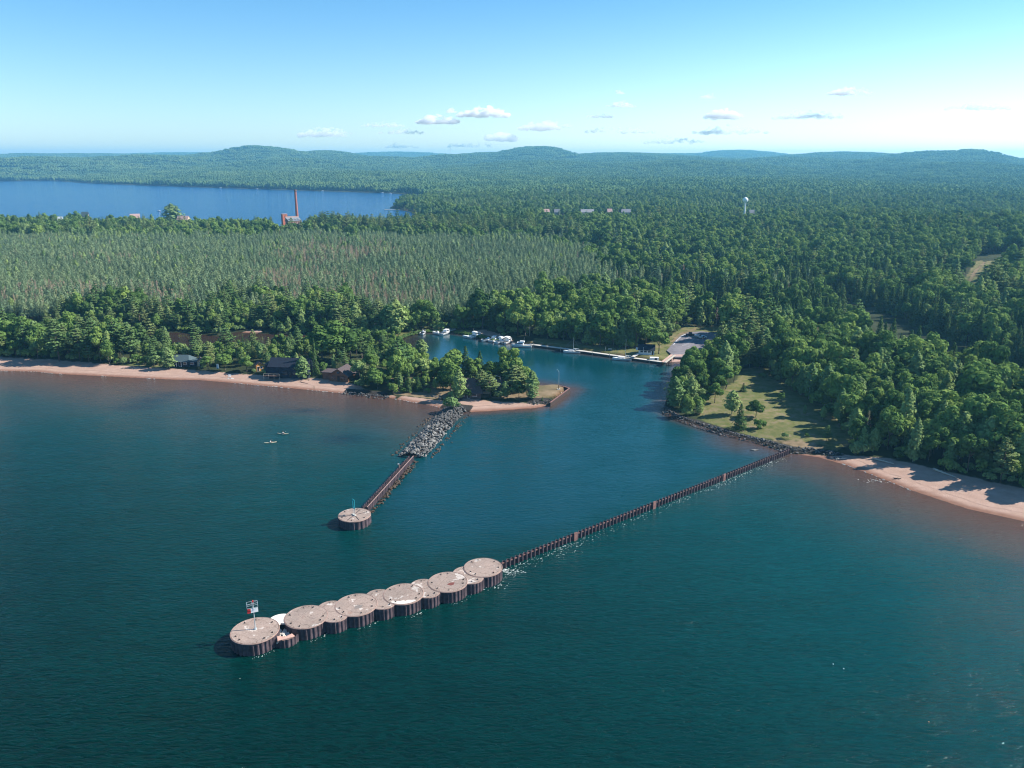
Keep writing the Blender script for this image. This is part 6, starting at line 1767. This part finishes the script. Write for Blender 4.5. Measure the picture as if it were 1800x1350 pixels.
# ------------------------------------------------------------------ trees one can point to, each placed by its foot and its top
HAND = [  # kind, foot px, foot py, top py, width factor, label, ground height guess
 (0, 1328.5, 734, 703, 1.25, "round grey-green tree standing free on the meadow", 2), (2, 1300, 755, 709, 1.2, "dark conical spruce on the stones in front of the meadow", 2),
 (6, 1334, 755, 737, 1.2, "bright bushy shrub right of the dark spruce on the meadow shore", 2), (2, 1306.5, 688, 673, 1.7, "small dark bushy conifer alone high on the meadow", 2),
 (0, 1373.6, 708, 688, .8, "small bright tree above pale dead twigs on the meadow", 2), (3, 1414, 728, 712, 1.0, "pale green sapling at the edge of the forest shadow on the meadow", 2),
 (3, 1446, 737, 714, 1.0, "pale sapling in the forest shadow, middle of three on the meadow", 2), (3, 1469, 736, 717, 1.0, "pale sapling in the forest shadow, deepest of three on the meadow", 2),
 (2, 1444.6, 695, 666, .7, "slim yellow-green conifer against the dark forest edge beside the meadow", 2), (1, 1453, 776, 747, 1.1, "low dark pine at the meadow corner near the sheet-pile wall", 2),
 (6, 1379, 772, 760, .9, "pale shrub on the dry grass left of the sheet-pile wall's end", 2), (6, 1418, 770, 761, .9, "pale shrub on the dry grass right of the sheet-pile wall's end", 2),
 (3, 1185, 716, 664, 1.5, "pale green tree leaning over the channel at the rocky tip", 2), (2, 1206, 721, 683, 1.5, "dark spruce on the rocky tip behind the boulders", 2),
 (1, 1208, 696, 648, .9, "thin half-bare pine behind the rocky tip", 2), (3, 1230, 729, 705, 1.2, "bright sapling above the stones of the channel shore", 2),
 (0, 1256, 708, 668, .95, "pale grey-green tree at the left edge of the meadow", 2), (3, 1286, 729, 687, 1.2, "slim pale tree left of the dark spruce on the meadow shore", 2),
 (6, 1235.5, 710, 692, 1.2, "dark shrub between the pale tree and the rocky tip", 2), (6, 1340, 664, 655, 1.3, "grey-green shrub at the top of the meadow", 2),
 (0, 1204, 655, 616, .8, "tall dark tree overhanging the ramp end of the channel", 2), (0, 1219, 672, 606, .85, "tallest dark tree of the wooded bank across the channel", 2),
 (0, 1246, 674, 622, .95, "broad dark green tree in the middle of the wooded bank", 2), (0, 1276, 684, 634, 1.1, "bright green tree where the wooded bank meets the meadow", 2),
 (0, 1242, 660, 620, .85, "dark tree at the back of the wooded bank across the channel", 2), (0, 1290, 672, 640, 1.2, "bright round tree at the top left of the meadow", 2),
 (0, 1212, 680, 630, 1.1, "dark tree low on the wooded bank beside the channel", 2), (0, 1262, 692, 652, 1.1, "leafy tree at the foot of the wooded bank", 2),
 (3, 1422, 701, 640, 1.0, "tall aspen with white trunk at the meadow's forest edge", 2), (3, 1408, 694, 645, 1.0, "tall aspen left of the white-trunked one at the meadow's forest edge", 2),
 (3, 807, 703, 652, .9, "dense leafy tree at the root of the rock mound", 1.5), (6, 794, 721, 697, 1.1, "round bush on the rocks below the leafy tree at the mound's root", 1.2),
 (1, 847, 695, 649, 1.25, "broad layered pine in front of the large house on the point", 2), (2, 871, 696, 667, 1.4, "low dark spruce right of the layered pine on the point", 2),
 (3, 888, 701, 671, 1.1, "light green small tree in the sand garden on the point", 2), (1, 906, 690, 642, 1.7, "widest dark pine on the point", 2),
 (6, 824, 701, 683, 1.2, "dark bush under the roof edge of the large house on the point", 1.5), (1, 862, 700, 658, 1.2, "layered pine between the large house and its chimney wing", 1.5), (6, 878, 702, 686, 1.1, "dark bush below the chimney wing on the point", 1.5), (0, 912, 704, 668, 1.0, "leafy low tree in front of the widest pine on the point", 1.5),
 (0, 922, 688, 646, .95, "leafy tree behind the widest pine on the point", 2), (3, 935, 705, 653, 1.25, "tall leafy column last in the row on the point", 2),
 (2, 953, 708, 697, 1.2, "tiny conifer near the stones of the point", 1.8), (2, 819, 672, 607, .95, "tall spire-topped spruce rising above the large house", 2),
 (0, 800, 672, 615, 1.1, "broad green tree left of the spire-topped spruce", 2), (0, 832, 670, 628, .8, "green tree right of the spire-topped spruce", 2),
 (2, 844, 670, 616, .9, "slender grey-green spruce against the harbour water", 2), (0, 860, 672, 635, 1.1, "bright low tree behind the white chimney on the point", 2),
 (0, 881, 673, 640, 1.1, "bright low tree right of the white chimney on the point", 2), (0, 782, 677, 633, .8, "bright green tree left of the large house on the point", 2),
 (0, 769, 677, 628, 1.0, "round tree second left of the large house on the point", 2), (0, 742, 669, 622, 1.2, "full green tree with the harbour water behind it", 2),
 (3, 741, 628, 597, 1.5, "grey willow-like tree at the water's edge of the harbour", 1), (3, 766, 684, 664, 1.1, "small yellow-green tree on the dry grass of the spit", 2),
 (2, 735, 688, 660, 1.2, "small bushy spruce on the dry grass of the spit", 2), (6, 752, 692, 681, 1.2, "bright shrub between the two small trees on the spit", 2),
 (3, 533, 667, 627, 1.3, "light green tree in front of the dark blue house", 2), (2, 555, 660, 594, .55, "thin tall spruce right of the dark blue house", 2),
 (2, 570, 661, 640, 1.0, "small spruce left of the log cabin", 2), (0, 664, 685, 647, 1.15, "bright leafy tree above the little rocks", 2),
 (1, 700, 662, 598, 1.15, "tall broad pine in the middle of the spit", 2), (0, 652, 656, 612, 1.1, "leafy tree behind the log cabin on the spit", 2),
 (3, 704, 687, 662, 1.2, "small bright tree below the tall broad pine", 2), (0, 632, 670, 628, 1.1, "leafy tree covering the right end of the log cabin", 1.5), (6, 470, 660, 646, 1.2, "dark bush at the left corner of the dark blue house", 1.5), (6, 447, 656, 648, 1.0, "bush beside the left corner of the orange shed", 1.5), (0, 434, 654, 622, 1.1, "leafy tree left of the orange shed", 1.5), (0, 396, 652, 620, 1.2, "leafy tree right of the pale blue board", 1.5), (0, 366, 651, 620, 1.2, "leafy tree between the tan shed and the pale blue board", 1.5), (3, 298, 649, 612, 1.1, "tree at the left wall of the small blue cottage", 1.5),
 (0, 592, 634, 562, 1.3, "big grey-green crown behind the log cabin", 2),
 (0, 566, 630, 568, 1.1, "big grey-green crown left of the largest one behind the log cabin", 2), (0, 617, 636, 580, 1.1, "full crown right of the largest one behind the log cabin", 2),
 (3, 697, 586, 528, 1.6, "pale tree with a thick white trunk on the creek bank", 2), (5, 931, 590, 554, 1.3, "bare grey dead tree behind the dock's inner end", 2),
 (0, 1158, 622, 578, 1.2, "round tree right behind the white pavilion", 2.2), (0, 1135, 606, 560, 1.2, "tall tree straight behind the white pavilion", 2.2),
 (1, 168, 611, 552, 1.0, "pale open-branched pine above the left beach", 2), (1, 105, 636, 560, 1.1, "layered pale pine close behind the left beach", 2), (1, 345, 614, 566, .9, "layered pine standing against the brown creek", 2),
 (1, 400, 622, 572, .9, "tall pine right of the brown creek's open water", 2), (1, 230, 632, 566, 1.05, "tall pine leaning out left of the blue cottage", 2),
 (3, 305, 398, 359.5, 1.7, "big round tree standing above the others by the far lake", 5),
]
hand_xy = []
HREC = []
for kind, a, b, tp, wf, lab, zg in HAND:
    q = pix(a, b, zg); q = pix(a, b, max(gz(q.x, q.y), .2)); z0 = max(gz(q.x, q.y), 0.2)
    H = max(1.0, height_for(q.x, q.y, tp) - z0)
    rs = np.random.default_rng(int(a * 7 + b)); v = int(rs.integers(0, len(KINDS[KN[kind]])))
    if kind == 0: v = int(np.argmin([k['rad'] * 0 + np.ptp([c.co.z for c in k['crown'].vertices]) * -1 / k['h'] for k in KINDS[KN[0]]])) if wf > 1.22 else v
    s = H / KINDS[KN[kind]][v]['h']
    wf *= 1.0 if kind == 6 or wf < .7 else 1.28
    HREC.append((kind, q.x, q.y, z0, s * wf, s, rs.uniform(0, 6.28), v, lab)); hand_xy.append((q.x, q.y, KINDS[KN[kind]][v]['rad'] * s * wf))
hx = np.array(hand_xy)
keep = np.ones(len(TREES), bool)
for x, y, r in hx: keep &= (TREES[:, 1] - x) ** 2 + (TREES[:, 2] - y) ** 2 > (max(2.0, r * .85)) ** 2
TREES = TREES[keep]

# which of the others show largest: paint their outlines front to back
def visible_area(rows):
    S = 0.5; Wd, Hd = 900, 675
    buf = np.zeros((Hd, Wd), bool)
    dist = np.hypot(rows[:, 1], rows[:, 2])
    area = np.zeros(len(rows))
    order = np.argsort(dist)[:9000]
    hh = np.array([KINDS[KN[int(k)]][int(v)]['h'] for k, v in rows[:, [0, 7]]]); rr = np.array([KINDS[KN[int(k)]][int(v)]['rad'] for k, v in rows[:, [0, 7]]])
    x, y, z = rows[:, 1], rows[:, 2], rows[:, 3]
    px, pt = proj(x, y, z + hh * rows[:, 5]); _, pb = proj(x, y, z + hh * .2 * rows[:, 5])
    wpx = rr * rows[:, 4] * FPX / (y * CP - (z - CAM_H) * SP)
    for i in order:
        x0, x1 = int((px[i] - wpx[i] * .8) * S), int((px[i] + wpx[i] * .8) * S) + 1
        y0, y1 = int(pt[i] * S), int(pb[i] * S) + 1
        x0, y0, x1, y1 = max(x0, 0), max(y0, 0), min(x1, Wd), min(y1, Hd)
        if x1 <= x0 or y1 <= y0: continue
        sub = buf[y0:y1, x0:x1]
        area[i] = (~sub).sum(); sub[:] = True
    return area
hrows = np.array([r[:8] for r in HREC])
allrows = np.vstack([hrows, TREES])
area = visible_area(allrows)[len(hrows):]
LIMIT = {0: 300, 1: 240, 2: 150, 3: 220, 4: 200, 5: 70, 6: 170}
WHERE = [(40, 630, "above the far left end of the sand beach"), (130, 630, "above the wide part of the left sand beach"), (230, 630, "left of the small blue cottage"), (340, 632, "around the small blue cottage"), (420, 636, "between the blue cottage and the dark blue house"),
         (510, 640, "behind the dark blue house"), (600, 645, "around the brown log cabin"), (690, 650, "on the spit right of the log cabin"), (770, 660, "on the spit left of the large brown-roofed house"), (870, 675, "around the large house on the point"),
         (60, 572, "across the creek behind the left beach"), (250, 572, "on the far bank of the brown creek"), (430, 572, "by the sandy bend of the brown creek"), (580, 575, "on the creek bank behind the log cabin"), (700, 575, "on the reedy bank left of the moored boats"), (800, 570, "behind the reedy end of the harbour"),
         (880, 575, "behind the moored boats"), (980, 592, "behind the inner half of the dock"), (1080, 600, "behind the lawn of the dock"), (1150, 590, "behind the white pavilion"), (1225, 568, "behind the top of the parking lot"), (1300, 585, "right of the parking lot"), (1240, 650, "on the wooded bank across the channel"),
         (1320, 630, "at the upper end of the meadow"), (1400, 660, "along the shaded side of the meadow"), (1480, 720, "at the dark forest edge beside the meadow"), (1530, 785, "above the start of the shaded beach"), (1620, 800, "above the middle of the shaded beach"), (1720, 820, "above the far end of the shaded beach"), (1800, 850, "at the end of the shaded beach"),
         (1600, 720, "in the wood uphill from the shaded beach"), (1730, 740, "in the wood uphill from the beach end"), (1500, 650, "in the wood behind the meadow edge"), (1650, 640, "in the deep wood beyond the shaded beach"), (1420, 600, "in the deep wood right of the parking lot"), (1350, 540, "in the deep wood beyond the parking lot"),
         (1550, 560, "beside the dark hollow in the deep wood"), (1700, 540, "below the grassy clearing in the wood"), (1730, 480, "beside the grassy clearing in the wood"), (1100, 560, "in the wood beyond the dock"), (1000, 545, "in the wood where the plantation ends"), (900, 560, "in front of the pine plantation, right part"), (700, 560, "in front of the pine plantation, middle part"), (400, 560, "in front of the pine plantation, left part"), (100, 555, "in front of the pine plantation, far left part")]
WXY = np.array([pix(a, b, 2)[:2] for a, b, _ in WHERE])
NAMES = {0: "broadleaf tree", 1: "long-branched pine", 2: "dark spruce", 3: "pale slender aspen", 4: "narrow grey-green plantation pine", 5: "bare grey dead tree", 6: "leafy shrub"}
PLUR = {0: "broadleaf trees", 1: "pines", 2: "spruces", 3: "aspens", 4: "plantation pines", 5: "dead trees", 6: "shrubs"}
first = {}
def plant(kind, x, y, z, sxy, sz, rot, v, label, group, parts=True):
    pr = KINDS[KN[kind]][v]
    if parts:
        o = thing(KN[kind], label, "shrub" if kind == 6 else "tree", (x, y, z), rot, group)
        for nm, me in (("crown", pr['crown']), ("trunk", pr['trunk'])):
            c = bpy.data.objects.new(nm, me); C.objects.link(c); c.parent = o
    else:
        o = bpy.data.objects.new(KN[kind], pr['obj'].data); C.objects.link(o)
        o.location = (x, y, z); o.rotation_euler = (0, 0, rot)
        tag(o, label, "shrub" if kind == 6 else "tree", group)
    o.scale = (sxy, sxy, sz)
for r in HREC: plant(*[int(r[0])] + list(r[1:7]) + [int(r[7]), r[8], None], parts=r[0] != 6)
nhand = {k: sum(1 for r in HREC if r[0] == k) for k in range(7)}
stuff_rows = np.ones(len(TREES), bool)
for kind in range(7):
    idx = np.where((TREES[:, 0] == kind) & (area > 3))[0]
    idx = idx[np.argsort(-area[idx])][:LIMIT[kind] - nhand[kind]]
    for i in idx:
        r = TREES[i]
        if kind == 4: where = "at the near edge of the pine plantation"
        else: where = WHERE[int(np.argmin(((WXY - r[1:3]) ** 2).sum(1)))][2]
        hgt = KINDS[KN[kind]][int(r[7])]['h'] * r[5]
        lim = {0: (12, 16), 1: (13, 17), 2: (10, 13.5), 3: (11, 15), 4: (9.5, 11.5), 5: (9, 12), 6: (2, 3)}[kind]
        size = "low" if hgt < lim[0] else ("tall" if hgt > lim[1] else "middling")
        plant(kind, *r[1:7], int(r[7]), f"{size} {NAMES[kind]} {where}", f"{size} {PLUR[kind]} {where}", parts=kind in (0, 1, 2, 3))
    stuff_rows[idx] = False
STUFF = {0: ("broadleaf_forest", "dense green broadleaf forest running back from the harbour"), 1: ("pine_wood", "dark pines scattered through the forest"), 2: ("spruce_wood", "dark spruces scattered through the forest"), 3: ("aspen_wood", "pale aspens scattered through the forest"),
         4: ("plantation_forest", "grey-green pine plantation in close rows behind the creek"), 5: ("dead_wood", "bare grey trees in patches of the plantation"), 6: ("undergrowth", "low shrubs along the forest edges")}
for kind in range(7):
    rows = TREES[(TREES[:, 0] == kind) & stuff_rows]
    if len(rows): gn_scatter(STUFF[kind][0], rows, [p['obj'] for p in KINDS[KN[kind]]], STUFF[kind][1])

rs = np.random.default_rng(61)
rd = []
for l in ([(692,600),(703,596),(715,592),(735,586),(760,584.5),(790,584)], [(800,586),(815,588),(830,591),(848,596),(862,599),(876,602)], [(640,597),(670,599),(690,599)], [(715,616),(705,611),(692,606)]):
    pts = [pix(a, b, .2)[:2] for a, b in l]
    for a, b in zip(pts, pts[1:]):
        for i in range(int(math.dist(a, b) * 7)):
            t = rs.random(); rd.append((a[0] + (b[0] - a[0]) * t + rs.normal() * .7, a[1] + (b[1] - a[1]) * t + rs.uniform(0.3, 3.4)))
rd = np.array(rd); n = len(rd); s = rs.uniform(.22, .48, n)
gn_scatter("reeds", np.column_stack([np.zeros(n), rd, np.maximum(ground_z(rd), 0.0), s, s * rs.uniform(.8, 1.3, n), rs.uniform(0, 6.28, n), rs.integers(0, 4, n)]), [p['obj'] for p in KINDS["shrub"]], "bright green reeds along the head of the harbour")
